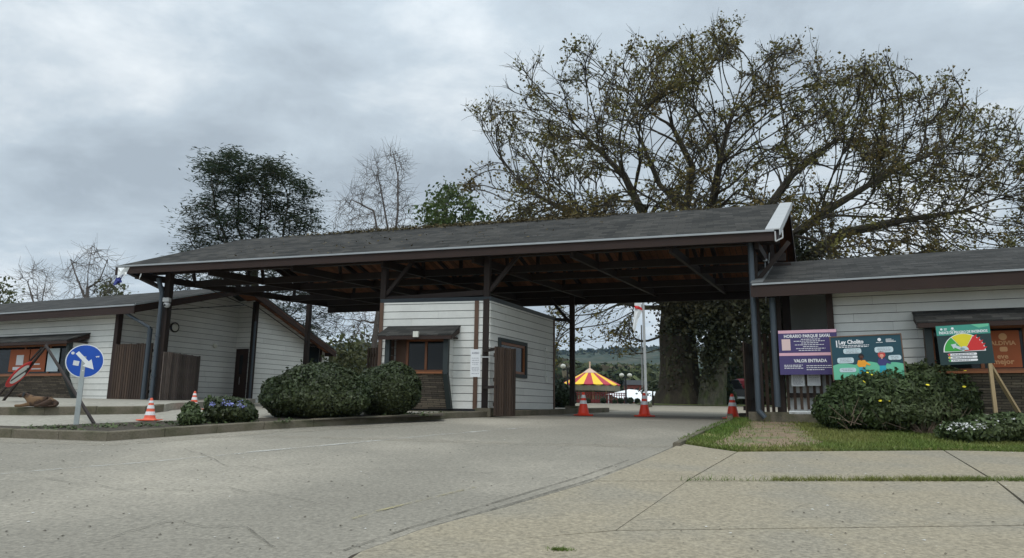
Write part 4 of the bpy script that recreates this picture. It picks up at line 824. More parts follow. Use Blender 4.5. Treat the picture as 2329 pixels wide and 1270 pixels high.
# teal board with two drawn people
Yt = 15.2; TL_, TR_, BL2 = at(1891, 769, Yt), at(2050, 761, Yt - .55), at(1899, 862, Yt)
uT = (TR_ - TL_); uT.z = 0; wT = uT.length; hT = wT * .68; uT.normalize(); nT = Vector((uT.y, -uT.x, 0)); zT = (TL_.z + TR_.z) / 2 - hT
sg = thing('information_board', 'dark blue green board with two drawn people and speech bubbles behind the shrub', 'sign', (TL_.x, TL_.y, gz(15.5)))
tl = math.radians(1.3); fr = Fr((TL_.x, TL_.y, zT - .01), uT * math.cos(tl) + UP * math.sin(tl), nT, UP * math.cos(tl) - uT * math.sin(tl))
mb = MB(); fr.rect(mb, 0, 0, wT, hT, -.02, 0); mb.build('board', m_navy, sg)
mb = MB(); e_ = .022
fr.rect(mb, -e_, -e_, 0, hT + e_, -.03, .012); fr.rect(mb, wT, -e_, wT + e_, hT + e_, -.03, .012); fr.rect(mb, .0005, hT, wT - .0005, hT + e_, -.03, .012); mb.build('frame', m_ply, sg)
for a in (.12, wT - .12): p = fr.P(a, 0, -.05); MB().beam(Vector((p.x, p.y, gz(p.y))), fr.P(a, hT * .9, -.055), .07, .05).build('leg', m_ply, sg)
fr.text('Ley Cholito', wT * .11, hT * .87, .12, m_txt, sg, bold=.004, fit=wT * .36)
mb = MB(); fr.rect(mb, wT * .075, hT * .76, wT * .092, hT * .92, .004, .006)
for i in range(2): smallprint(fr, mb, wT * .11, hT * (.79 - i * .035), wT * .55, h=.014, frac=(.95, 1))
fr.disc(mb, wT * .70, hT * .90, .035, .004, n=10); fr.poly(mb, [(wT * .68, hT * .89), (wT * .72, hT * .89), (wT * .70, hT * .855)], .007)
smallprint(fr, mb, wT * .65, hT * .835, wT * .75, h=.01)
for i in range(3): fr.rect(mb, wT * .79, hT * (.895 - i * .028), wT * (.87 + .03 * i), hT * (.908 - i * .028), .004, .006)
mb.build('print', m_txt, sg)
mb = MB(); y_ = .36
cl = [(0, 0), (wT, 0)]; xs_ = np.linspace(wT, 0, 60)
for x in xs_: cl.append((x, hT * (.30 + .06 * abs(math.sin(x * 6.2 + .5)) + .04 * math.sin(x * 2.5))))
fr.poly(mb, cl, .0015, .001); mb.build('drawn_hills', m_mint, sg)
mb = MB()
for a0_, b0_, a1_, b1_ in ((.17, .60, .43, .72), (.62, .60, .88, .73), (.07, .38, .31, .51), (.80, .42, 1.0 - .02, .53), (.09, .17, .33, .27)): fr.rrect(mb, wT * a0_, hT * b0_, wT * a1_, hT * b1_, .04, .004)
mb.build('speech_bubble', m_bub, sg)
mb = MB()
for a0_, b1_, a1_, n_ in ((.20, .69, .40, 3), (.65, .70, .85, 3), (.09, .48, .29, 3), (.83, .50, .95, 3), (.12, .245, .3, 2)):
    for i in range(n_): smallprint(fr, mb, wT * a0_, hT * (b1_ - i * .033), wT * a1_, h=.009, c=.0075, center=True)
mb.build('small_print', m_txtd, sg)
def figure(cx, top, skin, hair, shirt, trous, big):
    f = lambda a, b: (wT * (cx + a), hT * (top - b))
    mb = MB(); fr.disc(mb, *f(0, .05), wT * .042 * big, .004, n=16); mb.build('drawn_hair', hair, sg)
    mb = MB(); fr.disc(mb, *f(0.0, .075), wT * .028, .0075, n=16); fr.poly(mb, [f(-.01, .09), f(.01, .09), f(.01, .15), f(-.01, .15)], .0075); mb.build('drawn_face', skin, sg)
    mb = MB(); fr.poly(mb, [f(-.05, .14), f(.05, .14), f(.07, .22), f(.045, .30), f(-.045, .30), f(-.07, .24)], .006); fr.poly(mb, [f(.04, .15), f(.12, .24), f(.11, .27), f(.03, .22)], .0065); mb.build('drawn_top', shirt, sg)
    mb = MB(); fr.poly(mb, [f(-.042, .295), f(.042, .295), f(.048, .52), f(.010, .52), f(0, .36), f(-.010, .52), f(-.048, .52)], .005); mb.build('drawn_trousers', trous, sg)
figure(.42, .58, m_skin1, m_blk, m_oran, m_cyan, 1.0); figure(.71, .60, m_skin2, m_hair2, m_nav2, m_cyan, 1.25)
# fire danger sign on a timber post
Yf = 14.1; TLf, TRf = at(2131, 741, Yf), at(2253, 734, Yf - .35); uF = TRf - TLf; uF.z = 0; wF = uF.length; uF.normalize(); nF2 = Vector((uF.y, -uF.x, 0)); hF = wF * .86; zF = (TLf.z + TRf.z) / 2 - hF
sg = thing('fire_danger_sign', 'dark green fire danger sign with coloured dial on a raw timber post', 'sign', (TRf.x, TRf.y, gz(Yf)))
tl = R(2.0); fr = Fr((TLf.x, TLf.y, zF - .02), uF * math.cos(tl) + UP * math.sin(tl), nF2, UP * math.cos(tl) - uF * math.sin(tl))
mb = MB(); fr.rect(mb, 0, 0, wF, hF, -.015, 0); mb.build('board', mat('poster green black', (.012, .035, .036), .4, .1), sg)
mb = MB(); fr.rect(mb, .0, hF * .74, wF, hF * .985, .001); mb.build('band', m_teal, sg)
fr.text('ÍNDICE DE PELIGRO DE INCENDIOS', wF * .50, hF * .805, .07, m_txt, sg, align='CENTER', bold=.002, fit=wF * .90)
cx, cy, rr = wF * .48, hF * .33, wF * .37
mb = MB(); fr.disc(mb, cx, cy - .01, rr * 1.06, .0015, t0=0, t1=math.pi); mb.build('dial_rim', m_txt, sg)
for t0_, t1_, mm in ((125, 180, m_grn), (60, 125, m_dyel), (0, 60, m_dred)):
    mb = MB(); fr.disc(mb, cx, cy, rr * (1.0 if mm is not m_dred else 1.0), .005, t0=R(t0_ + 1), t1=R(t1_ - 1), n=14)
    if mm is m_dred:
        for k in range(5): t_ = R(8 + k * 11); fr.poly(mb, [(cx + rr * .97 * math.cos(t_ - .09), cy + rr * .97 * math.sin(t_ - .09)), (cx + rr * 1.17 * math.cos(t_ + .02), cy + rr * 1.17 * math.sin(t_ + .02)), (cx + rr * .97 * math.cos(t_ + .09), cy + rr * .97 * math.sin(t_ + .09))], .0052)
    mb.build('dial_sector', mm, sg)
mb = MB(); t_ = R(152); dx, dy = math.cos(t_), math.sin(t_); f = lambda s, w: (cx + dx * s - dy * w, cy + .02 + dy * s + dx * w)
fr.poly(mb, [f(0, -.03), f(rr * .5, -.025), f(rr * .5, -.06), f(rr * .74, 0), f(rr * .5, .06), f(rr * .5, .025), f(0, .03)], .009); fr.disc(mb, cx, cy + .02, .075, .009, n=16, t0=0, t1=math.pi); mb.build('dial_arrow', m_bub, sg)
mb = MB()
for i in range(3): fr.rrect(mb, wF * .16, hF * (.225 - i * .075), wF * .70, hF * (.28 - i * .075), .02, .002)
fr.disc(mb, wF * .10, hF * .90, .022, .005, n=10); fr.disc(mb, wF * .31, hF * .91, .024, .005, n=10)
for i in range(2): smallprint(fr, mb, wF * .15, hF * (.91 - i * .03), wF * .22, h=.012)
smallprint(fr, mb, wF * .27, hF * .865, wF * .36, h=.01)
mb.build('print', m_txt, sg)
mb = MB()
for i in range(3): smallprint(fr, mb, wF * .24, hF * (.253 - i * .075), wF * .66, h=.014)
mb.build('small_print', m_txtd, sg)
for i, mm in enumerate((m_dred, m_dyel, m_grn)): mb = MB(); fr.disc(mb, wF * .185, hF * (.253 - i * .075), .02, .007, n=12); mb.build('level_mark', mm, sg)
mb = MB(); fr.poly(mb, [(wF * .66, hF * .985), (wF * .80, hF * .89), (wF * .98, hF * .92), (wF * .99, hF * .985)], .004); mb.build('corner_pattern', m_mint, sg)
p = fr.P(wF * .93, 0, -.045); mb = MB(); mb.beam(Vector((p.x, p.y, gz(p.y) - .05)), fr.P(wF * .93, hF * .6, -.05), .095, .06); mb.build('post', m_timber, sg)
mb = MB(); a_ = Vector((p.x, p.y, 2.33)); mb.beam(a_ + VB * .05, Vector((p.x + .95, p.y + .35, gz(p.y + .3))), .07, .045); mb.build('strut', m_timber, sg)
# orange poster in the right building's window
rx = lambda x: apx(x, 800, Cw, UB, .155, NB)[0]; ry = lambda y: apx(2290, y, Cw, UB, .155, NB)[1]
_q = MB(); bx_r(_q, rx(2250), rx(2322), ry(836), ry(752), .152, .158); _q.build('poster', m_poster, wo_r)
frp = Fr(Cw + NB * .16, UB, NB); m_por = mat('poster pale orange', (.62, .34, .16), .6, .05)
wo_r['_o'] = rb['_o']
for s_, x_, y_, z_ in (('VALDIVIA', 2278, 781, .12), ('eve', 2279, 811, .14), ('mejor', 2280, 823, .15)): frp.text(s_, rx(x_), ry(y_), z_, m_por, wo_r, align='CENTER', bold=.004)
mb = MB(); frp.disc(mb, rx(2284), ry(766), .075, .002, n=14); frp.rrect(mb, rx(2274), ry(800), rx(2292), ry(789), .03, .002); mb.build('poster_print', m_por, wo_r)
# notice on the booth's post
a, b = at(1071, 795, 18.05), at(1093, 858, 18.05); h_ = a.z - b.z; sg = thing('paper_notice', 'tall narrow white notice taped to the booth corner post', 'notice', (a.x, a.y, b.z)); w_ = b.x - a.x; fr = Fr((a.x, a.y, b.z), ub, nb)
mb = MB(); fr.rect(mb, 0, 0, w_, h_, 0, .01); mb.build('sheet', m_paper, sg)
fr.text('AVISO', w_ * .5, h_ * .86, .07, m_txtd, sg, c=.011, align='CENTER', bold=.002)
mb = MB()
for b_ in (.68, .60, .52, .46, .33, .28, .22, .12): smallprint(fr, mb, w_ * .12, h_ * b_, w_ * .88, h=.012, c=.0105, center=True)
mb.build('small_print', m_txtd, sg)
mb = MB(); fr.rect(mb, w_ * .6, h_ * .7, w_ * 1.9, h_ * .74, -.02, .0); mb.build('tie_strip', m_metw, sg)
# blue keep-right disc
p0 = g(173, 966, .13); pt = at(193, 822, p0.y); sg = thing('traffic_sign', 'round blue arrow sign on a square steel post at the island corner', 'sign', p0)
nrm = (O - pt); nrm.z = 0; nrm.normalize(); uS = Vector((-nrm.y, nrm.x, 0)); fr = Fr(pt + nrm * .05, uS, nrm)
rS = 37.5 * pt.y / 1600
mb = MB(); mb.beam(p0 - UP * .1, Vector((p0.x, p0.y, pt.z + .1)), .13, .09, up=uS); mb.build('post', m_gal2, sg, bevel=.01)
mb = MB(); fr.disc(mb, 0, 0, rS, -.012, .012, n=40); dsc = mb.build('disc', m_signw, sg)
mb = MB(); fr.disc(mb, 0, 0, rS * .95, .001, .002, n=40); mb.build('face', m_blue, dsc)
mb = MB(); t_ = R(-46); dx, dy = math.cos(t_), math.sin(t_); f = lambda s, w: (rS * (dx * s - dy * w) + rS * .02, rS * (dy * s + dx * w) + rS * .02)
fr.poly(mb, [f(-.66, -.11), f(.14, -.11), f(.14, -.30), f(.70, 0), f(.14, .30), f(.14, .11), f(-.66, .11)], .004)
mb.build('arrow', m_signw, dsc)
mb = MB(); fr.poly(mb, [(-rS * .60, -rS * .26), (-rS * .30, -rS * .30), (-rS * .27, -rS * .02), (-rS * .58, rS * .02)], .004)
fr.poly(mb, [(rS * .52, rS * .30), (rS * .74, rS * .35), (rS * .70, rS * .25), (rS * .62, rS * .28), (rS * .60, rS * .22)], .004)
fr.disc(mb, -rS * .66, rS * .45, rS * .09, .004, n=9); fr.poly(mb, [(-.1 * rS, -.55 * rS), (.0, -.52 * rS), (-.02 * rS, -.62 * rS)], .004); mb.build('sticker', m_paper, dsc)
# round red sign on a folding stand
ap = at(104, 786, 16.6); f1 = g(214, 964, .13); f2 = at(-6, 940, 17.6); f2.z = gz(17.6) + .12; f3 = at(60, 950, 15.2); f3.z = gz(15.2) + .13
sg = thing('traffic_sign', 'round red and white sign hung on a black folding steel stand', 'sign', (ap.x, ap.y, gz(16.6)))
mb = MB(); mb.beam(ap, f1, .045, .045); mb.build('leg', m_wood, sg); mb = MB(); mb.beam(ap + Vector((.03, .02, .03)), f2, .045, .045); mb.build('leg', m_wood, sg); mb = MB(); mb.beam(at(95, 792, 16.75), at(-8, 905, 18.0), .035, .035); mb.build('leg', m_wood, sg)
c_ = at(45, 852, 16.8); vd = ray(45, 852).normalized(); rx_ = vd.cross(UP).normalized(); uy_ = rx_.cross(vd).normalized(); l_ = (rx_ * .60 + uy_ * .80); m_ = (rx_ * .80 - uy_ * .60); s2 = (m_ * .30 + vd * .954).normalized(); nn = l_.cross(s2).normalized()
if nn.dot(O - c_) < 0: nn = -nn; 
fr = Fr(c_, s2, nn, l_); mb = MB(); fr.disc(mb, 0, 0, .375, -.01, .01, n=36); d_ = mb.build('disc', m_red, sg)
mb = MB(); fr.disc(mb, 0, 0, .27, .001, .002, n=36); mb.build('face', m_signw, d_)
mb = MB(); fr.poly(mb, [(-.15, -.2), (-.09, -.24), (.17, .2), (.11, .24)], .004); fr.poly(mb, [(.2, .27), (.02, .2), (.18, .08)], .0042); mb.build('arrow', m_blk, d_)
# ------------------------------------------------------------------ traffic cones
def cone(label, bands, m, hgt=.68, rb=.17, base=.44):
    t = local_thing('traffic_cone', label, 'cone'); mb = MB()
    mb.box((0, 0, .02), (base, base, .04)); mb.build('base', m, t, bevel=.012)
    mb = MB(); pr = lambda z: lerp(rb, .035, (z - .04) / (hgt - .04))
    mb.lathe((0, 0, 0), [(rb + .03, .041), (rb + .01, .055), (pr(.08), .08), (pr(hgt - .01), hgt - .01), (.028, hgt), (.02, hgt - .03)], 22); mb.build('body', m, t, smooth=False)
    for z0, z1 in bands:
        mb = MB(); mb.lathe((0, 0, 0), [(pr(z0) + .003, z0), (pr(z0) + .005, z0 + .004), (pr(z1) + .005, z1 - .004), (pr(z1) + .002, z1)], 22); mb.build('reflective_band', m_conewh, t)
    return t
GRP = 'orange cones set across the road under the canopy'
c1 = cone('orange red cone on the road, the one nearest the ticket booth', ((.34, .44), (.51, .60)), m_conered); c1['group'] = GRP
for i, (x, y, lab) in enumerate(((1327, 946, None), (1466, 948, 'orange red cone in the middle of the road, in front of the flagpole'), (1667, 953, 'orange red cone beside the open gate at the right kerb'))):
    o = c1 if i == 0 else copy_tree(c1); p = g(x, y); o.location = (p.x, p.y, gz(p.y)); o.rotation_euler.z = (.3, .8, .1)[i]
    if lab: o['label'] = lab
c2 = cone('faded cone with wide white bands standing behind the planting bed', ((.16, .27), (.36, .46), (.53, .60)), m_conerd2, base=.56)
for i, (x, y) in enumerate(((340, 957), (440, 932))):
    o = c2 if i == 0 else copy_tree(c2); o.scale = (.66, .66, .66); p = g(x, y, .12); p.z = gz(p.y) + .12; o.location = p; o['group'] = 'faded cones on the walkway'
    if i: o['label'] = 'faded cone half hidden behind a leafy plant near the left canopy post'
# ------------------------------------------------------------------ camera on the post, tattered flag
p = posts['A']; sg = thing('security_camera', 'white dome security camera on the left canopy post', 'camera', (p.x, p.y, 4.2)); c_ = onpl(380, 690, pf0 + nF * .2, pf1 + nF * .2)
mb = MB(); mb.box(c_ + UP * .10 + UC * -.02, (.20, .16, .13)); mb.beam(c_ + UP * .1, Vector((p.x, p.y, c_.z + .1)), .04, .04); mb.build('housing', m_metw, sg, bevel=.01)
mb = MB(); mb.lathe(c_ - UP * .09, [(.02, -.05), (.07, -.03), (.095, .02), (.10, .07), (.08, .10)], 16); mb.build('dome', m_metw, sg, smooth=True)
mb = MB(); mb.lathe(c_ - UP * .07 + nF * .085, [(.035, 0), (.035, .02), (.02, .03)], 12, axis=nF); mb.build('lens', m_blk, sg)
def cloth(mb, pts, th=.006, mi=None):
    for r in range(len(pts) - 1):
        for i in range(len(pts[0]) - 1):
            q = [pts[r][i], pts[r][i + 1], pts[r + 1][i + 1], pts[r + 1][i]]; mb.prism(q, Vector((0.2, 1, 0)).normalized() * th, mi)
Yg = 21.1
def pxgrid(rows, Y, wob=.05): return [[at(x, y, Y + wob * math.sin(i * 2.3 + k * 1.7)) for i, (x, y) in enumerate(r)] for k, r in enumerate(rows)]
fg = thing('flag', 'tattered white and blue flag hanging from the left end of the canopy roof', 'flag', at(280, 608, Yg))
mb = MB(); cloth(mb, pxgrid([[(268, 609), (275, 609), (284, 609), (295, 608)], [(268, 618), (275, 619), (283, 620), (289, 619)], [(267, 628), (273, 629), (280, 628), (287, 625)], [(266, 632), (270, 633), (274, 632), (279, 630)]], Yg)); mb.build('cloth', m_signw, fg)
mb = MB(); cloth(mb, pxgrid([[(264, 632), (269, 632), (275, 632), (280, 625)], [(260, 640), (267, 640), (272, 638), (275, 636)], [(257, 649), (262, 649), (268, 645), (278, 642)]], Yg - .02)); mb.build('blue_panel', m_flagb, fg)
fg = thing('cloth_scrap', 'thin torn white strip tied under the canopy eave near the left post', 'cloth', at(324, 610, Yg))
mb = MB(); cloth(mb, pxgrid([[(320, 608), (328, 609)], [(322, 613), (325, 616)], [(319, 624), (321, 626)], [(316, 634), (317, 636)]], Yg)); mb.build('strip', m_signw, fg)
#%%PART4
# ------------------------------------------------------------------ foliage helpers
def leaves(name, pts, size, m, parent, nrm=None, flatz=0.0, aspect=1.7, jit=.35, keep_kind=None):
    pts = np.asarray(pts, float); n = len(pts)
    if n == 0: return None
    off = np.array(parent['_o']) if parent is not None else np.zeros(3)
    nv = RNG.normal(size=(n, 3)); 
    if nrm is not None: nv = nv * .55 + nrm
    nv[:, 2] += flatz * np.sign(nv[:, 2] + 1e-6) * 3; nv /= np.linalg.norm(nv, axis=1)[:, None] + 1e-9
    t = np.cross(nv, RNG.normal(size=(n, 3))); t /= np.linalg.norm(t, axis=1)[:, None] + 1e-9; b = np.cross(nv, t)
    s = (size * RNG.uniform(1 - jit, 1 + jit, n))[:, None] * .5
    V = np.stack([pts - t * s * aspect, pts - b * s, pts + t * s * aspect, pts + b * s], 1) - off
    me = bpy.data.meshes.new(name); me.vertices.add(4 * n); me.vertices.foreach_set('co', V.reshape(-1)); me.loops.add(4 * n); me.loops.foreach_set('vertex_index', np.arange(4 * n, dtype=np.int32))
    me.polygons.add(n); me.polygons.foreach_set('loop_start', np.arange(0, 4 * n, 4, dtype=np.int32)); me.polygons.foreach_set('loop_total', np.full(n, 4, dtype=np.int32)); me.update(calc_edges=True)
    me.materials.append(m); o = bpy.data.objects.new(name, me); C.objects.link(o)
    if parent is not None: o.parent = parent
    return o
def sca(trunk, attr, D, di, dk, iters=120, jitter=.25, trop=(0, 0, .0), maxn=16000, inertia=0.0, fork=None, radial=0.0):
    nodes = [np.array(p, float) for p in trunk[0]]; par = list(trunk[1]); A = np.array(attr, float)
    near = np.full(len(A), 1e9); idx = np.zeros(len(A), int); alive = np.ones(len(A), bool); done = 0; NP = np.array(nodes); cc_ = np.zeros(len(nodes), int)
    for it in range(iters):
        new = NP[done:]
        if len(new):
            for c0 in range(0, len(new), 256):
                ch = new[c0:c0 + 256]; d = np.linalg.norm(A[:, None] - ch[None], axis=2); j = d.argmin(1); dm = d[np.arange(len(A)), j]; up = dm < near
                near[up] = dm[up]; idx[up] = j[up] + done + c0
            done = len(NP); alive &= near > dk
        use = alive & (near < di)
        if not use.any() or len(NP) > maxn: break
        dirs = {}
        dv = A[use] - NP[idx[use]]; dv /= np.linalg.norm(dv, axis=1)[:, None] + 1e-9
        acc = np.zeros((len(NP), 3)); np.add.at(acc, idx[use], dv); ks = np.unique(idx[use]); ks = ks[cc_[ks] < 3]
        if not len(ks): break
        v = acc[ks]; v /= np.linalg.norm(v, axis=1)[:, None] + 1e-9; v += RNG.normal(size=v.shape) * jitter + np.array(trop)
        if inertia:
            pk = np.array([par[k_] if par[k_] >= 0 else 0 for k_ in ks]); pd = NP[ks] - NP[pk]; v += inertia * pd / (np.linalg.norm(pd, axis=1)[:, None] + 1e-9)
        if radial: rd = NP[ks] - np.array(fork); v += radial * rd / (np.linalg.norm(rd, axis=1)[:, None] + 1e-9)
        v /= np.linalg.norm(v, axis=1)[:, None]
        NP = np.vstack([NP, NP[ks] + v * D]); par += list(ks); cc_[ks] += 1; cc_ = np.concatenate([cc_, np.zeros(len(ks), int)])
    return NP, par
def tree(name, label, trunk, attr, D, di, dk, bark, leafmat=None, lsize=.2, perleaf=5, rtip=.012, pw=2.2, rbase=None, spread=.35, flatz=0, twigs=0, twl=.6, iters=120, jitter=.25, trop=(0, 0, 0), group=None, leafthr=3, cat='tree', aspect=1.7, droop=0, rmax=None, lprob=1.0, minlr=0, inertia=0.0, fork=None, radial=0.0, clump=0.0, taper=0.0, flare=0.0, ups=0.0):
    base = trunk[0][0]; t = thing(name, label, cat, (float(base[0]), float(base[1]), float(base[2])), group)
    NP, par = sca(trunk, attr, D, di, dk, iters, jitter, trop, inertia=inertia, fork=fork, radial=radial); n = len(NP); cnt = np.zeros(n)
    kids = [0] * n
    for i in range(1, n): kids[par[i]] += 1
    w = np.zeros(n)
    for i in range(n - 1, -1, -1):
        if kids[i] == 0: w[i] = 1
        if i and par[i] >= 0: w[par[i]] += w[i]
    r = rtip * np.maximum(w, 1) ** (1 / pw)
    if rbase:
        k = rbase / r[0]; r = r * (1 + (k - 1) * np.clip((r - rtip * 2) / (r[0] - rtip * 2), 0, 1))
    dist = np.zeros(n)
    for i in range(1, n): dist[i] = dist[par[i]] + np.linalg.norm(NP[i] - NP[par[i]])
    if taper: r = np.where(r > rtip * 2.5, np.maximum(r * np.clip(1.25 - taper * dist / dist.max() * 1.25, .3, 1), rtip * 2), r)
    if flare: hgt_ = NP[:, 2] - NP[0, 2]; r = r * (1 + flare * np.exp(-hgt_ / .9) * (np.arange(n) < 40))
    if rmax: r = np.minimum(r, rmax)
    mb = MB(); thick = []; 
    for i in range(1, n):
        p, q = NP[par[i]], NP[i]; ra, rb_ = r[par[i]], r[i]; ra = min(ra, rb_ * 1.6)
        sd = 10 if rb_ > .25 else (6 if rb_ > .06 else 3)
        if rb_ > .06: q = q + (q - p) * .08
        mb.tube(p, q, ra, rb_, n=sd, cap=False)
    tips = [i for i in range(n) if w[i] <= leafthr and i > 2]
    lp_ = []
    for i in tips:
        for _ in range(twigs):
            d = (NP[i] - NP[par[i]]); d = d / (np.linalg.norm(d) + 1e-9) + RNG.normal(size=3) * (.5 if ups else .75); d[2] += ups - droop; d /= np.linalg.norm(d); L_ = twl * RNG.uniform(.5, 1.2)
            mid = NP[i] + d * L_ * .5; d2 = d + RNG.normal(size=3) * .3; e_ = mid + d2 * L_ * .5
            mb.tube(NP[i], mid, rtip * .9, rtip * .7, n=3, cap=False); mb.tube(mid, e_, rtip * .7, rtip * .4, n=3, cap=False)
            if leafmat: lp_ += [mid, e_, (mid + e_) / 2]
    tag(mb.build('trunk', bark, t), None)
    if leafmat:
        cen = np.array([NP[i] for i in tips] + lp_); pr_ = np.full(len(cen), lprob)
        if clump:
            kc = cen[RNG.choice(len(cen), max(12, len(cen) // 160))]; dm = np.min(np.linalg.norm(cen[:, None] - kc[None], axis=2), axis=1); pr_ = lprob * (1 - clump + 2 * clump * np.exp(-(dm / np.median(dm)) ** 2))
        cen = cen[RNG.random(len(cen)) < pr_]; cen = np.repeat(cen, perleaf, axis=0); off = RNG.normal(size=cen.shape) * spread
        if flatz: off[:, 2] *= .22
        leaves('crown', cen + off, lsize, leafmat, t, flatz=flatz, aspect=aspect)
    print(name, 'nodes', n, 'tips', len(tips)); return t
def inpoly(x, y, P):
    c = False
    for i in range(len(P)):
        x1, y1 = P[i]; x2, y2 = P[i - 1]
        if (y1 > y) != (y2 > y) and x < (x2 - x1) * (y - y1) / (y2 - y1) + x1: c = not c
    return c
def crownpts(P, n, Y, dep, edge=.0, gaps=0, gapr=60):
    xs = [p[0] for p in P]; ys = [p[1] for p in P]; cx = (min(xs) + max(xs)) / 2; hw = (max(xs) - min(xs)) / 2; outp = []
    G = [(random.uniform(min(xs), max(xs)), random.uniform(min(ys), max(ys)), random.uniform(.4, 1) * gapr) for _ in range(gaps)]
    while len(outp) < n:
        x, y = random.uniform(min(xs), max(xs)), random.uniform(min(ys), max(ys))
        if not inpoly(x, y, P): continue
        if any((x - a) ** 2 + (y - b) ** 2 < r_ * r_ for a, b, r_ in G): continue
        q = min(.98, abs(x - cx) / hw); dy = random.uniform(-1, 1) * dep * math.sqrt(1 - q * q)
        p = at(x, y, Y + dy); outp.append((p.x, p.y, p.z))
    return outp
def chain(pts, Y0, D=1.0):
    """trunk polyline given as (px, py, Y) -> nodes, parents"""
    P = [at(x, y, Y) for x, y, Y in pts]; b = P[0]; b.z = gz(b.y) - .1; nd = [b]; pa = [-1]
    for a, c in zip(P, P[1:]):
        k = max(1, int((c - a).length / D))
        for i in range(1, k + 1): nd.append(a + (c - a) * (i / k)); pa.append(len(nd) - 2)
    return [tuple(v) for v in nd], pa
def addlimb(tr, start, pts, D=1.0):
    nd, pa = tr; a = Vector(nd[start]); last = start
    for x, y, Y in pts:
        c = at(x, y, Y); k = max(1, int((c - a).length / D))
        for i in range(1, k + 1): nd.append(tuple(a + (c - a) * (i / k))); pa.append(last); last = len(nd) - 1
        a = c
    return tr
# ------------------------------------------------------------------ the great oak
OY = 42
tr = chain([(1545, 918, OY), (1545, 840, OY), (1540, 760, OY), (1545, 700, OY)], OY); s_ = len(tr[0]) - 1
for limb in ([(1500, 620, OY - 1), (1468, 500, OY - 2), (1420, 400, OY - 3), (1345, 325, OY - 3)],
             [(1545, 600, OY), (1560, 480, OY + 1), (1575, 380, OY), (1530, 290, OY)],
             [(1600, 600, OY), (1620, 470, OY - 2), (1640, 350, OY - 3), (1665, 260, OY - 3)],
             [(1580, 640, OY + 2), (1600, 520, OY + 4), (1500, 420, OY + 6), (1450, 300, OY + 6)],
             [(1650, 600, OY + 1), (1730, 500, OY + 2), (1800, 400, OY + 2), (1900, 320, OY + 2)],
             [(1640, 640, OY - 1), (1760, 570, OY - 2), (1880, 480, OY - 3), (2010, 400, OY - 4), (2120, 350, OY - 4)],
             [(1660, 660, OY), (1800, 610, OY), (1920, 530, OY), (2060, 500, OY + 1), (2200, 480, OY + 1)],
             [(1460, 660, OY), (1400, 580, OY - 1), (1330, 500, OY - 2), (1230, 450, OY - 2)],
             [(1470, 700, OY - 1), (1420, 690, OY - 2), (1360, 680, OY - 3), (1310, 710, OY - 3)]):
    addlimb(tr, s_, limb)
CR = [(1075, 290), (1090, 240), (1180, 170), (1210, 140), (1290, 150), (1332, 112), (1390, 140), (1450, 118), (1560, 95), (1600, 85), (1655, 58), (1690, 120), (1780, 100), (1830, 150), (1890, 170), (1965, 135), (2035, 165), (2050, 215), (2160, 185), (2200, 240), (2270, 255), (2310, 330), (2400, 380), (2440, 470), (2380, 540), (2270, 570), (2200, 600), (1830, 600), (1800, 520), (1500, 520), (1290, 520), (1140, 520), (1060, 430), (1100, 400), (1165, 360), (1090, 310)]
CR = [(1600 + (x_ - 1600) * .975, y_ + (26 if y_ < 260 else 8)) for x_, y_ in CR]
att = crownpts(CR, 6500, OY, 10, gaps=46, gapr=44)
for _ in range(60):   # ragged outline
    k_ = random.randrange(len(CR)); x1, y1 = CR[k_]; x2, y2 = CR[k_ - 1]; t_ = random.random(); x0, y0 = lerp(x1, x2, t_), lerp(y1, y2, t_)
    if y0 > 480 and x0 < 2150: continue
    vx, vy = x0 - 1600, y0 - 620; l_ = math.hypot(vx, vy); R_ = random.uniform(12, 42); dd = random.uniform(-5, 5)
    for q_ in range(7): p_ = at(x0 + vx / l_ * R_ * q_ / 6 + random.gauss(0, 4), y0 + vy / l_ * R_ * q_ / 6 + random.gauss(0, 4), OY + dd); att.append(tuple(p_))
att += crownpts([(1310, 690), (1500, 640), (1500, 780), (1440, 800), (1380, 770), (1300, 740)], 150, OY, 4)
att += crownpts([(1270, 690), (1330, 690), (1330, 800), (1275, 790)], 40, OY, 3)
tree('oak_tree', 'huge spreading oak with sparse brownish new leaves behind the canopy', tr, att, .5, 6.0, .70, m_bark, m_lf_oak, lsize=.125, perleaf=5, rtip=.018, pw=2.1, rbase=1.1, spread=.15, twigs=2, twl=.85, iters=160, jitter=.12, leafthr=2, lprob=.20, inertia=1.0, fork=tuple(at(1560, 700, OY)), radial=.85, clump=.75, ups=.35, taper=.95, flare=.55, aspect=1.5)
# ivy-clad companion trunk and its hanging leaves
tr = chain([(1618, 918, 40), (1625, 850, 40), (1640, 760, 40.5), (1660, 680, 41)], 40)
s2 = len(tr[0]) - 1; addlimb(tr, s2, [(1740, 600, 41), (1800, 540, 42)]); addlimb(tr, s2 - 2, [(1600, 690, 40), (1580, 640, 40)])
att = crownpts([(1560, 560), (1640, 520), (1830, 520), (1860, 620), (1790, 700), (1770, 830), (1700, 830), (1680, 790), (1650, 720), (1590, 760), (1550, 700)], 900, 41, 3)
t = tree('ivy_clad_tree', 'thick grey trunk smothered in ivy, right beside the oak trunk', tr, att, .5, 5, .8, m_ivy, m_lf_ivy, lsize=.17, perleaf=9, flare=.25, rtip=.018, rbase=.66, spread=.4, twigs=1, iters=60)
tk = []; 
for _ in range(6000):
    s = random.random() ** .5; y = lerp(908, 640, s); wd_ = (26 if s < .35 else lerp(30, 85, (s - .35) / .65)) + 6 * math.sin(s * 23); x = lerp(1608, 1645, s) + random.gauss(0, .55) * wd_
    if s < .3 and random.random() < .5: continue
    p = at(x, y, 39.6 + random.uniform(-.8, .6)); tk.append(tuple(p))
leaves('ivy', tk, .16, m_lf_ivy, t, aspect=1.3)
tk = []
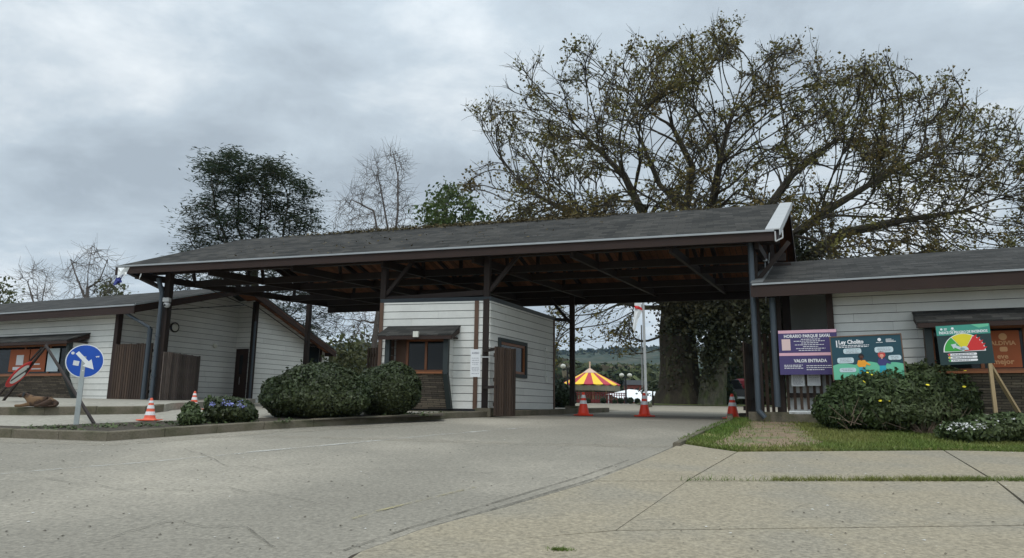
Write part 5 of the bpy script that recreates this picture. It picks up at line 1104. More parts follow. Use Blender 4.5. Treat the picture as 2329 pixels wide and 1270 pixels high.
for _ in range(6500):
    s = 1 - random.random() ** 2; x = 1542 + random.gauss(0, .5) * lerp(26, 62, s); y = lerp(890, 640, s);
    if s < .5 and random.random() < .65: continue
    p = at(x, y, 41.0 + random.uniform(-.5, 1.0)); tk.append(tuple(p))
leaves('trunk_leaves', tk, .14, m_lf_ivy, bpy.data.objects['oak_tree'], aspect=1.3)
# ------------------------------------------------------------------ other trees
def simple_trunk(x, ytop, Y, yb=915, lean=0): return chain([(x, yb, Y), (x + lean, lerp(yb, ytop, .5), Y), (x + lean * 1.3, ytop, Y)], Y)
tr = chain([(585, 915, 45), (580, 700, 45), (575, 600, 45)], 45); s_ = len(tr[0]) - 1
for lm in ([(540, 520, 45), (545, 380, 45)], [(520, 560, 44), (490, 480, 44), (480, 400, 44)], [(590, 520, 46), (600, 420, 46)], [(640, 560, 45), (660, 430, 45)], [(660, 600, 45), (700, 520, 45)], [(480, 600, 45), (440, 560, 45)]): addlimb(tr, s_, lm)
CO = [(535, 345), (560, 385), (600, 378), (655, 382), (665, 410), (700, 440), (690, 480), (725, 520), (715, 560), (740, 620), (745, 680), (742, 760), (700, 770), (430, 700), (415, 560), (440, 530), (435, 490), (460, 450), (465, 380), (490, 375), (510, 360)]
tree('evergreen_tree', 'dark dense evergreen tree with layered sprays behind the left of the canopy', tr, crownpts(CO, 2100, 45, 4.5, gaps=20, gapr=20), .5, 4, .8, m_blk if False else m_bark, m_lf_ever, lsize=.09, perleaf=12, rtip=.018, rbase=.35, spread=.38, flatz=2.0, twigs=1, twl=.9, iters=80, jitter=.12, leafthr=2, aspect=4.5, inertia=.7, fork=tuple(at(580, 680, 45)), radial=.5, clump=.3)
BARE = 'bare leafless trees beyond the buildings'
tr = chain([(884, 915, 55), (884, 600, 55), (882, 520, 55), (868, 440, 55), (860, 400, 55)], 55); addlimb(tr, 8, [(905, 480, 55), (905, 400, 55), (895, 350, 55)]); addlimb(tr, 8, [(850, 480, 55), (800, 455, 55)])
tree('bare_tree', 'tall slender bare tree rising above the middle of the canopy roof', tr, crownpts([(895, 332), (935, 360), (930, 420), (955, 470), (940, 520), (880, 560), (780, 530), (755, 520), (765, 455), (810, 440), (825, 380), (850, 360)], 700, 55, 4), .45, 5, .7, m_bark2, None, rtip=.014, pw=2.4, rbase=.2, twigs=3, twl=1.3, iters=90, jitter=.3, group=BARE, leafthr=3)
tr = chain([(198, 915, 50), (198, 690, 50), (200, 620, 50), (210, 560, 50)], 50); addlimb(tr, 7, [(225, 640, 50), (245, 590, 50)]); addlimb(tr, 6, [(170, 620, 50), (160, 590, 50)])
tree('bare_tree', 'bare tree with a broken top above the left building roof', tr, crownpts([(200, 540), (215, 570), (245, 580), (290, 610), (275, 680), (150, 690), (125, 620), (150, 585), (180, 570)], 360, 50, 3.5), .45, 5, .75, m_bark2, None, rtip=.013, pw=2.5, rbase=.15, twigs=3, twl=1.2, iters=70, jitter=.3, group=BARE, leafthr=3)
tr = chain([(88, 915, 55), (88, 700, 55), (84, 650, 55)], 55); addlimb(tr, 6, [(62, 640, 55)]); addlimb(tr, 6, [(105, 630, 55)])
tree('bare_tree', 'smaller bare tree near the left edge above the shingled roof', tr, crownpts([(75, 595), (110, 605), (135, 650), (120, 690), (60, 690), (25, 640), (40, 605)], 260, 55, 3), .45, 5, .75, m_bark2, None, rtip=.013, pw=2.5, rbase=.13, twigs=3, twl=1.2, iters=60, jitter=.3, group=BARE, leafthr=3)
tr = chain([(845, 915, 48), (850, 800, 48), (860, 700, 48)], 48)
tree('bare_tree', 'low bare tree with drooping twigs seen just left of the ticket booth', tr, crownpts([(745, 700), (800, 620), (900, 600), (960, 690), (870, 780), (780, 770), (745, 760)], 420, 48, 4), .42, 5, .7, m_bark2, None, rtip=.014, rbase=.22, twigs=3, twl=1.1, iters=70, jitter=.25, trop=(0, 0, -.12), group=BARE, leafthr=3, droop=.5)
tr = simple_trunk(1030, 560, 50)
tree('leafy_tree', 'small bright green leafy tree peeking over the canopy roof', tr, crownpts([(1010, 425), (1045, 430), (1065, 460), (1100, 470), (1112, 520), (940, 530), (955, 480), (970, 450)], 420, 50, 3), .45, 5, .75, m_bark, m_lf_green, lsize=.19, perleaf=5, rtip=.015, rbase=.25, spread=.32, twigs=1, iters=60, inertia=.4, clump=.6)
tr = simple_trunk(0, 720, 50)
tree('leafy_tree', 'olive leafy tree at the far left edge above the roof', tr, crownpts([(-60, 640), (0, 640), (30, 650), (55, 690), (40, 720), (-90, 720)], 260, 50, 3), .45, 5, .75, m_bark, m_lf_olive, lsize=.17, perleaf=3, rtip=.015, rbase=.22, spread=.3, twigs=1, iters=60, lprob=.7)
tr = simple_trunk(252, 700, 58)
tree('leafy_tree', 'small half leafed tree peeking over the left roof below the flag', tr, crownpts([(235, 640), (262, 645), (285, 690), (215, 690)], 70, 58, 2), .45, 5, .75, m_bark, m_lf_olive, lsize=.2, perleaf=4, rtip=.015, rbase=.18, spread=.3, twigs=1, iters=40)
OLV = 'olive green trees beyond the walkway'
for i, (cx, top, w_, Y, lab) in enumerate(((772, 770, 42, 62, 'olive green tree beyond the left gable end'), (812, 757, 45, 66, 'taller olive tree in the gap left of the ticket booth'), (850, 765, 40, 60, 'olive tree partly hidden by the ticket booth'), (740, 790, 30, 58, 'low olive tree touching the left building roof end'))):
    tr = simple_trunk(cx, lerp(top, 915, .4), Y)
    tree('leafy_tree', lab, tr, crownpts([(cx - w_ * .5, top + 10), (cx, top), (cx + w_ * .5, top + 8), (cx + w_ * .9, top + 50), (cx + w_ * .8, 880), (cx - w_ * .8, 880), (cx - w_ * .9, top + 50)], 240, Y, 2.5), .5, 5, .85, m_bark, m_lf_olive, lsize=.26, perleaf=12, rtip=.02, rbase=.2, spread=.55, iters=50, group=OLV)
tr = simple_trunk(1725, 720, 50)
tree('leafy_tree', 'dark leafy tree seen behind the open gate on the right', tr, crownpts([(1660, 700), (1720, 640), (1800, 650), (1830, 760), (1800, 880), (1650, 880), (1630, 780)], 420, 52, 3), .5, 5, .85, m_bark, m_lf_dark, lsize=.28, perleaf=12, rtip=.02, rbase=.25, spread=.55, iters=60)
tr = simple_trunk(1485, 888, 38)
tree('leafy_tree', 'small dark layered tree standing in front of the white tent', tr, crownpts([(1450, 885), (1475, 868), (1500, 880), (1500, 893), (1460, 897)], 60, 38, .8), .2, 3, .3, m_bark, m_lf_dark, lsize=.11, perleaf=6, rtip=.012, rbase=.06, spread=.14, flatz=.5, iters=30)
# ------------------------------------------------------------------ bushes
def lobes_cloud(lobes, n, shell=.25):
    vol = np.array([l[3] * l[5] + l[3] * l[4] for l in lobes]); pr = vol / vol.sum(); k = RNG.choice(len(lobes), n, p=pr); Lb_ = np.array(lobes)[k]
    d = RNG.normal(size=(n, 3)); d /= np.linalg.norm(d, axis=1)[:, None]; r_s = 1 - np.abs(RNG.normal(size=n)) * shell; wv = Lb_[:, :3] + d * Lb_[:, 3:6]; wv = np.sin(wv[:, 0] * 6.1 + wv[:, 2] * 3.3) * np.sin(wv[:, 2] * 7.7 + wv[:, 1] * 4.1 + 1) + .6 * np.sin(wv[:, 0] * 13.7 + 2 + wv[:, 2] * 5) * np.sin(wv[:, 2] * 15.1 + wv[:, 1] * 9); r_s = r_s * (1 + .055 * wv)
    P = Lb_[:, :3] + d * Lb_[:, 3:6] * np.maximum(r_s, .2)[:, None]; nn = d / Lb_[:, 3:6]; nn /= np.linalg.norm(nn, axis=1)[:, None]
    return P, nn
def bush(name, label, base, lobes, n, size, m, shell=.12, core=.86, aspect=1.7, group=None, cat='bush', flatz=0, shoots=0):
    """lobes relative to base: (x,y,z, rx,ry,rz)"""
    t = thing(name, label, cat, tuple(base), group); LB = [(base[0] + l[0], base[1] + l[1], base[2] + l[2], l[3], l[4], l[5]) for l in lobes]
    P, nn = lobes_cloud(LB, n, shell); ok = P[:, 2] > base[2] + .01; leaves('foliage', P[ok], size, m, t, nrm=nn[ok], aspect=aspect, flatz=flatz)
    if shoots:
        P2, n2_ = lobes_cloud(LB, shoots, .02); ms = MB(); lv = []
        for p_, q_ in zip(P2, n2_):
            if q_[2] < -.1: continue
            d_ = q_ * .7 + np.array((random.gauss(0, .3), random.gauss(0, .3), .6)); d_ /= np.linalg.norm(d_); L_ = random.uniform(.05, .17); ms.tube(p_, p_ + d_ * L_, .004, .002, n=3)
            lv += [p_ + d_ * L_ * random.random() + RNG.normal(size=3) * .012 for _ in range(9)]
        leaves('shoot_leaves', np.array(lv), size, m, t, aspect=aspect); tag(ms.build('shoots', m_core, t), kind='stuff')
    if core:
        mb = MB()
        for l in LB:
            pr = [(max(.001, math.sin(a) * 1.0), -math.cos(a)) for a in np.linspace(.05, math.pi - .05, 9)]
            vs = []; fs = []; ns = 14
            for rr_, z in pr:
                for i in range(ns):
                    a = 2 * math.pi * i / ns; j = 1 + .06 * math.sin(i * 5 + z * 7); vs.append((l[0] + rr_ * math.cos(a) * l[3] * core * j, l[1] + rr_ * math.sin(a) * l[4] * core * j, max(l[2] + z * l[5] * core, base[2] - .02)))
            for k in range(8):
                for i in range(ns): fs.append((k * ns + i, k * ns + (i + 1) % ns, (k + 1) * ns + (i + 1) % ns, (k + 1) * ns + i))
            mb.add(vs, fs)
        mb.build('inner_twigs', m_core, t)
    return t
b1 = g(716, 955, .13); b1.y += .45; b1.x += .45 * b1.x / b1.y; b1.z = gz(b1.y) + .13; k1 = b1.y / 1600
bush('clipped_bush', 'larger round clipped bush in the planting bed', b1, [(0, .2, 58 * k1, 108 * k1, .72, 64 * k1), (-52 * k1, .2, 50 * k1, 82 * k1, .62, 52 * k1), (44 * k1, .2, 50 * k1, 80 * k1, .62, 52 * k1), (5 * k1, -.1, 40 * k1, 118 * k1, .5, 38 * k1)], 46000, .044, m_lf_bush, shoots=160, shell=.08, core=.90)
b2 = g(885, 951, .13); b2.y += .8; b2.x += .8 * b2.x / b2.y; b2.z = gz(b2.y) + .13; k2 = b2.y / 1600
bush('clipped_bush', 'smaller darker clipped bush touching the larger one, nearer the ticket booth', b2, [(0, .1, 56 * k2, 68 * k2, .75, 60 * k2), (-25 * k2, .1, 52 * k2, 60 * k2, .7, 56 * k2)], 26000, .044, m_lf_bush, shell=.05, core=.90)
b3 = g(520, 962, .13); b3.z = gz(b3.y) + .13; k3 = b3.y / 1600
t = bush('flowering_shrub', 'low shrub with lilac blue flower heads at the left of the clipped bushes', b3, [(0, .1, 26 * k3, 55 * k3, .45, 32 * k3), (-20 * k3, 0, 28 * k3, 30 * k3, .3, 30 * k3), (30 * k3, .1, 20 * k3, 30 * k3, .3, 22 * k3)], 6500, .05, m_lf_dark if False else m_lf_bush, shell=.25, core=.6)
fp = []
for _ in range(22):
    a = random.uniform(-1, 1); c = b3 + Vector((a * 42 * k3, -.25 + random.uniform(-.1, .3), (34 + 18 * math.sqrt(1 - a * a) * random.uniform(.3, 1)) * k3)); fp += [tuple(c + Vector((random.gauss(0, .025), random.gauss(0, .02), random.gauss(0, .018)))) for _ in range(16)]
leaves('flower_heads', fp, .022, m_lil, t, aspect=1)
b4 = g(432, 968, .13); b4.z = gz(b4.y) + .13; bush('small_shrub', 'small bright green shrub at the front of the planting bed', b4, [(0, 0, .14, .24, .2, .18), (-.05, .1, .28, .16, .16, .16)], 2000, .045, m_lf_shrub, shell=.3, core=0)
b5 = g(458, 962, .13); b5.y += .25; b5.z = gz(b5.y) + .13; bush('small_shrub', 'thin upright green shrub hiding part of the far cone', b5, [(0, 0, .25, .10, .12, .30)], 260, .06, m_lf_shrub, shell=.5, core=0)
# big daisy shrub on the right
bR = g(2040, 984, LZ); bR.y += .45; bR.x += .45 * bR.x / bR.y; bR.z = gz(bR.y) + LZ; kR = bR.y / 1600
lob = [(-110, 0, 42, 72, .6, 46), (-60, 0, 62, 90, .8, 62), (0, 0, 66, 95, .75, 74), (60, 0, 74, 90, .7, 76), (120, .1, 82, 76, .6, 64), (150, .2, 62, 56, .6, 52), (0, -.1, 36, 150, .8, 40), (85, .1, 100, 60, .5, 42)]
lobR = [(a * kR, y_, z_ * kR, rx * kR, ry, rz * kR) for a, y_, z_, rx, ry, rz in lob]
t = bush('daisy_shrub', 'large loose green shrub with a few yellow daisies in front of the right building', bR, lobR, 56000, .044, m_lf_shrub, shoots=420, shell=.19, core=.78, aspect=2.4)
for x, y in ((1972, 848), (1982, 853), (2020, 846), (2042, 852), (2080, 846), (2186, 850), (2195, 845), (2110, 876), (2193, 880), (2002, 912), (2021, 912), (2240, 848), (1965, 869)):
    p = at(x, y, bR.y - (.75 if y > 860 else .2)); n0 = Vector((random.gauss(0, .3), -.5, 1)).normalized()
    MB().lathe(p, [(.010, -.003), (.036, .003), (.030, .009), (.008, .014)], 9, axis=n0).build('flower', m_yel, t)
mb = MB()
for _ in range(60):
    a = random.uniform(-1, 1); p = Vector((bR.x + a * 150 * kR, bR.y - .55 - random.uniform(0, .2), bR.z + random.uniform(.02, .3))); mb.tube(p, p + Vector((random.gauss(0, .25), random.uniform(-.1, .1), random.uniform(.1, .45))), .006, .003, n=3)
mb.build('stems', m_dry, t)
bW = g(2250, 1012, LZ); bW.y += .5; bW.x += .3; bW.z = gz(bW.y) + LZ; kW = bW.y / 1600
t = bush('white_flower_shrub', 'low mounding plant covered in small white daisies at the right edge', bW, [(-62 * kW, 0, 18 * kW, 42 * kW, .4, 26 * kW), (0, 0, 26 * kW, 70 * kW, .5, 34 * kW), (70 * kW, .1, 28 * kW, 70 * kW, .6, 36 * kW), (150 * kW, .1, 28 * kW, 70 * kW, .6, 36 * kW)], 11000, .05, m_lf_shrub, shell=.2, core=.75, aspect=2)
fp = []
for _ in range(260):
    a = random.uniform(-1, 1.6); z = random.uniform(.55, 1); c = random.choice((-62, -50, 0, 70, 130)) if a > -.2 else -62
    p = Vector((bW.x + (c + random.gauss(0, 22)) * kW, bW.y - random.uniform(.0, .42), bW.z + (52 if c > -30 else 40) * kW * z)); fp += [tuple(p + Vector((random.gauss(0, .012), random.gauss(0, .012), random.gauss(0, .006)))) for _ in range(5)]
leaves('white_daisies', fp, .03, m_wht, t, flatz=.6, aspect=1)
mb = MB(); c0 = g(2112, 990, LZ); c0.z = gz(c0.y) + LZ
for _ in range(120):
    a = random.uniform(0, 6.28); r0_ = random.uniform(0, .12); p = c0 + Vector((math.cos(a) * r0_, math.sin(a) * r0_ + .1, 0)); mb.tube(p, p + Vector((math.cos(a) * random.uniform(.05, .3), math.sin(a) * .12, random.uniform(.04, .28))), .006, .002, n=3)
t = thing('dead_plant', 'dried brown stump of stalks on the lawn beside the white daisies', 'plant', c0); mb.build('stalks', m_dry, t)
bD = at(2330, 945, 14.9); bD.z = gz(14.9) + LZ; bush('small_shrub', 'dark shrub against the stone panel at the right edge', bD, [(0, 0, .2, .4, .3, .3), (-.3, 0, .1, .3, .3, .2)], 2600, .06, m_lf_shrub, shell=.3, core=.6)
bE = at(1283, 925, 27); bE.z = gz(27) + .1; kE = 27 / 1600
bush('leafy_shrub', 'dark leafy shrub between the ticket booth and the rear post', bE, [(-8 * kE, 0, 28 * kE, 20 * kE, .4, 32 * kE), (6 * kE, 0, 20 * kE, 22 * kE, .4, 24 * kE)], 2600, .10, m_lf_dark, shell=.25, core=.6)
# weeds in the bed, grass on the lawn and in the slab joint
def blades(name, pts, h, m, w=.008, lean=.5):
    pts = np.asarray(pts); n = len(pts); a = RNG.uniform(0, 6.28, n); hh = h * RNG.uniform(.5, 1.3, n); wd_ = np.stack([np.cos(a), np.sin(a), a * 0], 1) * w; tip = pts + np.stack([RNG.normal(size=n) * lean * hh, RNG.normal(size=n) * lean * hh, hh], 1)
    V = np.stack([pts - wd_, pts + wd_, tip], 1); me = bpy.data.meshes.new(name); me.vertices.add(3 * n); me.vertices.foreach_set('co', V.reshape(-1)); me.loops.add(3 * n); me.loops.foreach_set('vertex_index', np.arange(3 * n, dtype=np.int32))
    me.polygons.add(n); me.polygons.foreach_set('loop_start', np.arange(0, 3 * n, 3, dtype=np.int32)); me.polygons.foreach_set('loop_total', np.full(n, 3, dtype=np.int32)); me.update(calc_edges=True); me.materials.append(m); o = bpy.data.objects.new(name, me); C.objects.link(o); return tag(o, kind='stuff')
lw = [(p[0], p[1]) for p in lawn]; dp = [(p[0], p[1]) for p in DP]
pts = []
while len(pts) < 60000:
    x, y = random.uniform(2.9, 15), random.uniform(11, 17.5)
    if not inpoly(x, y, lw): continue
    x2, y2 = x + random.gauss(0, .13), y + random.gauss(0, .2)
    if inpoly(x2, y2, dp) and random.random() < .95: continue
    if not inpoly(x2, y2, dp) and math.sin(x * 2.1) * math.sin(y * 1.7 + x) > .75 and random.random() < .6: continue
    pts.append((x, y, gz(y) + LZ))
for _ in range(2600):
    x = random.uniform(1548, 2420); yb_ = np.interp(x, [1545, 1672, 2140, 2420], [1012, 1031, 1028, 1036]); p = g(x, yb_); pts.append((p.x, p.y + random.gauss(.02, .03), gz(p.y) + .03))
tag(blades('grass', pts, .06, m_grass, w=.009), 'short green lawn grass around the bare dirt path', 'grass')
pts = []
for _ in range(5200):
    s = random.random() ** .75; x = lerp(1545, 2420, s); tuft = .5 + .5 * math.sin(x * .045) * math.sin(x * .013 + 1); 
    if random.random() > ((.05 + .2 * tuft) if x < 1760 else (.25 + .5 * tuft + (.6 if 2050 < x < 2240 or 1965 < x < 1995 else 0))): continue
    p = g(x, 1100 + random.uniform(-1.5, 1.5)); pts.append((p.x, p.y + random.gauss(0, .018), gz(p.y) + .02))
tag(blades('grass', pts, .07, m_grass, w=.006, lean=.8), 'line of grass growing in the joint between concrete slabs', 'grass')
pts = [];
for _ in range(500): p = g(1680 + random.gauss(0, 40) + 60, 1101); pts.append((p.x + random.gauss(0, .3), p.y + random.gauss(0, .02), gz(p.y) + .02))
for _ in range(260): p = g(1272, 1263); pts.append((p.x + random.gauss(0, .045), p.y + random.gauss(0, .02), gz(p.y) + .03))
tag(blades('grass', pts, .022, m_grass, w=.005, lean=.9), 'short moss and grass tufts between slabs near the front', 'grass')
wp = []
for _ in range(60):
    s = random.random(); x = lerp(60, 1000, s); p = g(x, lerp(974, 985, random.random()) - max(0, x - 240) * .045 - 6, .135); c = np.array((p.x, p.y, gz(p.y) + .15)); wp += list(c + RNG.normal(size=(16, 3)) * np.array((.09, .06, .02)))
wl_ = leaves('weeds', wp, .04, m_lf_shrub, None, nrm=np.array([0, -.2, 1.0])); tag(wl_, 'low weeds and ground leaves scattered over the planting bed soil', 'weeds', kind='stuff')
# ------------------------------------------------------------------ sleeping dog
def skin(name, jts, edges, m, parent, sub=2):
    off = Vector(parent['_o']); me = bpy.data.meshes.new(name); me.from_pydata([Vector(j[0]) for j in jts], edges, []); o = bpy.data.objects.new(name, me); C.objects.link(o)
    o.modifiers.new('s', 'SKIN'); o.modifiers.new('d', 'SUBSURF').levels = sub
    for i, j in enumerate(jts): me.skin_vertices[0].data[i].radius = (j[1], j[2] if len(j) > 2 else j[1])
    me.skin_vertices[0].data[0].use_root = True
    bpy.context.view_layer.update(); nm = bpy.data.meshes.new_from_object(o.evaluated_get(bpy.context.evaluated_depsgraph_get())); bpy.data.objects.remove(o)
    nm.materials.clear(); nm.materials.append(m); nm.polygons.foreach_set('use_smooth', [True] * len(nm.polygons)); ob = bpy.data.objects.new(name, nm); C.objects.link(ob); ob.parent = parent; return ob
dg = g(66, 929, .285); dg.y += .28; dg.z = gz(dg.y) + .285
t = thing('dog', 'brown dog with dark head lying asleep by the left kerb', 'dog', tuple(dg))
J_ = [((.10, 0, .12), .115), ((.24, .02, .11), .12), ((.36, .02, .08), .08), ((-.08, 0, .13), .105), ((-.20, -.02, .18), .075), ((-.27, -.03, .255), .07), ((-.34, -.05, .255), .055), ((-.42, -.07, .225), .034),
      ((-.14, -.10, .06), .05), ((-.28, -.15, .03), .03), ((-.40, -.16, .028), .027), ((.24, -.12, .08), .07), ((.12, -.17, .04), .035), ((.03, -.19, .028), .027), ((.40, -.05, .04), .022), ((.30, -.14, .025), .016)]
skin('body', J_, [(0, 1), (1, 2), (0, 3), (3, 4), (4, 5), (5, 6), (6, 7), (3, 8), (8, 9), (9, 10), (1, 11), (11, 12), (12, 13), (2, 14), (14, 15)], m_fur, t)
for s in (-1, 1):
    mb = MB(); y0 = -.04 + s * .055; mb.hexa([(-.29, y0, .31), (-.24, y0, .31), (-.24, y0 + s * .015, .30), (-.29, y0 + s * .015, .30), (-.30, y0 + s * .02, .22), (-.26, y0 + s * .02, .22), (-.26, y0 + s * .03, .22), (-.30, y0 + s * .03, .22)])
    mb.v = [(v[0] + t['_o'][0], v[1] + t['_o'][1], v[2] + t['_o'][2]) for v in mb.v]; mb.build('ear', m_blk, t)

# ------------------------------------------------------------------ far things beyond the gate
def zf(Y): return gz(Y)
cY = 105; cc = at(1342, 900, cY); cz = gz(cY); ca = thing('carousel', 'carousel with red and yellow striped pointed roof beyond the gate', 'carousel', (cc.x, cc.y, cz)); zz_ = lambda y: at(1342, y, cY).z; rc = 69 * cY / 1600
ze, za = zz_(876), zz_(848); ns = 20
for k, mm in enumerate((m_carR, m_carY)):
    mb = MB()
    for i in range(k, ns, 2):
        a0_, a1_ = 2 * math.pi * i / ns, 2 * math.pi * (i + 1) / ns; P = lambda a, r, z: (cc.x + r * math.cos(a), cc.y + r * math.sin(a), z)
        mb.add([P(a0_, rc, ze), P(a1_, rc, ze), P((a0_ + a1_) / 2, rc * .96, ze - .22), P(a0_, rc * .22, za), P(a1_, rc * .22, za)], [(0, 1, 4, 3), (0, 2, 1)])
    mb.build('roof', mm, ca)
mb = MB(); mb.lathe((cc.x, cc.y, 0), [(rc * .26, za - .05), (rc * .2, za + .1), (rc * .09, za + .45), (.10, za + .65), (.10, zz_(823))], 20); mb.build('finial', m_carP, ca)
mb = MB(); mb.lathe((cc.x, cc.y, 0), [(rc * .97, ze - .9), (rc * .97, ze - .15)], 20); mb.build('rounding_board', flat('carousel board', (.13, .12, .08)), ca)
for i in range(12): a = 2 * math.pi * i / 12; MB().tube((cc.x + rc * .85 * math.cos(a), cc.y + rc * .85 * math.sin(a), cz), (cc.x + rc * .85 * math.cos(a), cc.y + rc * .85 * math.sin(a), ze - .5), .07, n=6).build('pole', flat('carousel pole', (.25, .18, .08)), ca)
mb = MB(); mb.tube((cc.x, cc.y, cz), (cc.x, cc.y, ze), .7, n=12); mb.build('centre_column', flat('carousel column', (.25, .18, .08)), ca)
mb = MB(); mb.lathe((cc.x, cc.y, cz), [(rc * .95, 0), (rc * .95, .35)], 24); mb.build('platform', m_dkred, ca)
tY = 95; tz_ = gz(tY); te = thing('marquee_tent', 'low white marquee tent behind the flagpole', 'tent', at(1440, 905, tY)); T = lambda x, y, dy=0: at(x, y, tY) + Vector((0, dy, 0))
mb = MB(); r0_, r1_ = T(1442, 884, 4), T(1500, 889, 4); a_, b_, c_, d_ = T(1384, 897), T(1428, 915), T(1478, 913), T(1502, 893)
mb.add([a_, b_, T(1460, 915), c_, d_, r0_, r1_, T(1384, 898, 8), T(1502, 893, 8)], [(0, 1, 5), (1, 2, 5), (2, 3, 6, 5), (3, 4, 6), (0, 5, 7), (5, 6, 8, 7), (4, 8, 6)]); mb.build('roof', m_tent, te)
for p in (a_, b_, c_, d_): MB().tube(Vector((p.x, p.y, tz_ - .3)), p + UP * .02, .06, n=5).build('pole', m_metw, te)
hY = 140; hb = thing('red_house', 'small red building with dark roof above the white tent', 'building', at(1448, 915, hY)); a_, b_ = at(1428, 880, hY), at(1470, 880, hY); zt_ = at(1448, 876, hY).z
mb = MB(); mb.fbox(Vector((a_.x, hY, gz(hY))), Vector((b_.x - a_.x, 0, 0)), Vector((0, 5, 0)), UP * (zt_ - gz(hY))); mb.build('wall', flat('red wall', (.20, .045, .03)), hb)
mb = MB(); e_ = .3; za_ = at(1448, 864, hY).z; mb.prism([(a_.x - e_, hY - .4, zt_), (a_.x - e_, hY + 5.4, zt_), (a_.x - e_, hY + 2.5, za_)], (b_.x - a_.x + 2 * e_, 0, 0)); mb.build('roof', m_blk, hb)
for k in range(3): MB().box((lerp(a_.x, b_.x, .2 + .3 * k), hY - .03, zt_ - 1.1), (.7, .06, .9)).build('window', m_glass, hb)
def lamp(x, ytop, Y, lab, arm=8, base=918):
    pb = at(x, base, Y); zb_ = gz(Y); pt_ = at(x, ytop, Y); k = Y / 1600; t = thing('street_lamp', lab, 'lamp', (pb.x, pb.y, zb_), 'twin globe lamps in the yard')
    mb = MB(); mb.tube((pb.x, pb.y, zb_), (pb.x, pb.y, pt_.z + .1), .10, .07, n=8); mb.tube((pb.x, pb.y, zb_), (pb.x, pb.y, zb_ + .6), .16, n=8); mb.build('pole', m_blk, t)
    mb = MB(); mb.tube((pb.x - arm * k, pb.y, pt_.z), (pb.x + arm * k, pb.y, pt_.z), .05, n=6); mb.build('arm', m_blk, t)
    for s in (-1, 1): mb = MB(); mb.lathe((pb.x + s * arm * k, pb.y, pt_.z + .05), [(.05, 0), (.20, .08), (.24, .2), (.2, .32), (.05, .40)], 12); mb.build('globe', m_globe, t, smooth=True)
lamp(1291, 840, 62, 'twin globe lamp half hidden behind the rear canopy post', 10); lamp(1424, 860, 68, 'twin globe lamp between the carousel and the flagpole', 9)
def flagpole(xb, yb, xt, yt, Y, lab, r, name='flagpole'):
    p, q = at(xb, yb, Y), at(xt, yt, Y); p.z = gz(Y); t = thing(name, lab, 'pole', tuple(p), 'flagpoles'); mb = MB(); mb.tube(p, Vector((p.x + (q.x - p.x) * .3, q.y, q.z)), r, r * .8, n=10); mb.build('pole', m_metw, t)
    mb = MB(); mb.lathe(p, [(r * 4, 0), (r * 4, .12), (r, .14)], 12); mb.build('foot', m_kerb, t); return t
fpo = flagpole(1470, 922, 1452, 560, 34, 'nearer white flagpole with a hanging flag', .07); flagpole(1462, 915, 1460, 740, 44, 'thinner grey pole just behind the white flagpole', .06)
fg = thing('flag', 'limp white flag with a red stripe hanging on the white pole', 'flag', at(1452, 700, 33.9))
mb = MB(); cloth(mb, pxgrid([[(1444, 668), (1448, 668), (1453, 668), (1458, 669)], [(1443, 695), (1448, 696), (1453, 697), (1459, 700)]], 33.9)); cloth(mb, pxgrid([[(1443, 701), (1447, 702), (1453, 704), (1462, 706)], [(1441, 725), (1445, 728), (1448, 728), (1453, 722)], [(1439, 748), (1441, 752), (1443, 757), (1446, 748)]], 33.9)); mb.build('cloth', m_signw, fg)
mb = MB(); cloth(mb, pxgrid([[(1443, 695), (1448, 696), (1453, 697), (1459, 700)], [(1443, 701), (1447, 702), (1453, 704), (1462, 706)]], 33.85)); mb.build('stripe', m_red, fg)
rl = thing('red_railing', 'dark red railing running in front of the carousel', 'railing', at(1350, 918, 72)); mb = MB(); a_, b_ = at(1296, 915, 72), at(1425, 915, 74); a_.z = gz(72); b_.z = gz(74)
for z in (.35, .85, 1.05): mb.beam(a_ + UP * z, b_ + UP * z, .06, .08)
for i in range(24): p = lp(a_, b_, i / 23); mb.beam(p, p + UP * 1.1, .07, .07)
mb.build('rails', m_dkred, rl)
HG = 'round clipped shrubs in the yard'
for i, (x, lab) in enumerate(((1338, 'round shrub right under the carousel roof edge'), (1372, 'round shrub left of the white tent'), (1398, 'round shrub at the left corner of the white tent'), (1412, 'round shrub in front of the white tent'), (1434, 'round shrub between the lamp and the flagpole'), (1450, 'small round shrub just left of the flagpole'))):
    p = at(x, 916, 70 - i); p.z = gz(p.y); r_s = random.uniform(.18, .28); bush('round_shrub', lab, p, [(0, 0, r_s, r_s * 1.1, r_s, r_s)], 420, .13, m_lf_dark, shell=.15, core=.85, group=HG)
p = at(1645, 918, 41.5); p.z = gz(41.5); kk = 41.5 / 1600; bush('dark_shrub', 'dense dark shrub between the ivy clad trunk and the pickup', p, [(0, 0, 38 * kk, 20 * kk, .6, 40 * kk), (8 * kk, 0, 20 * kk, 22 * kk, .6, 24 * kk)], 3000, .14, m_lf_dark, shell=.2, core=.8)
p = at(1700, 918, 58); p.z = gz(58); kk = 58 / 1600; bush('hedge', 'yellow green hedge glimpsed behind the red domed tent', p, [(-10 * kk, 0, 44 * kk, 34 * kk, .8, 48 * kk), (40 * kk, 0, 44 * kk, 34 * kk, .8, 48 * kk)], 3000, .22, m_lf_olive, shell=.2, core=.8)
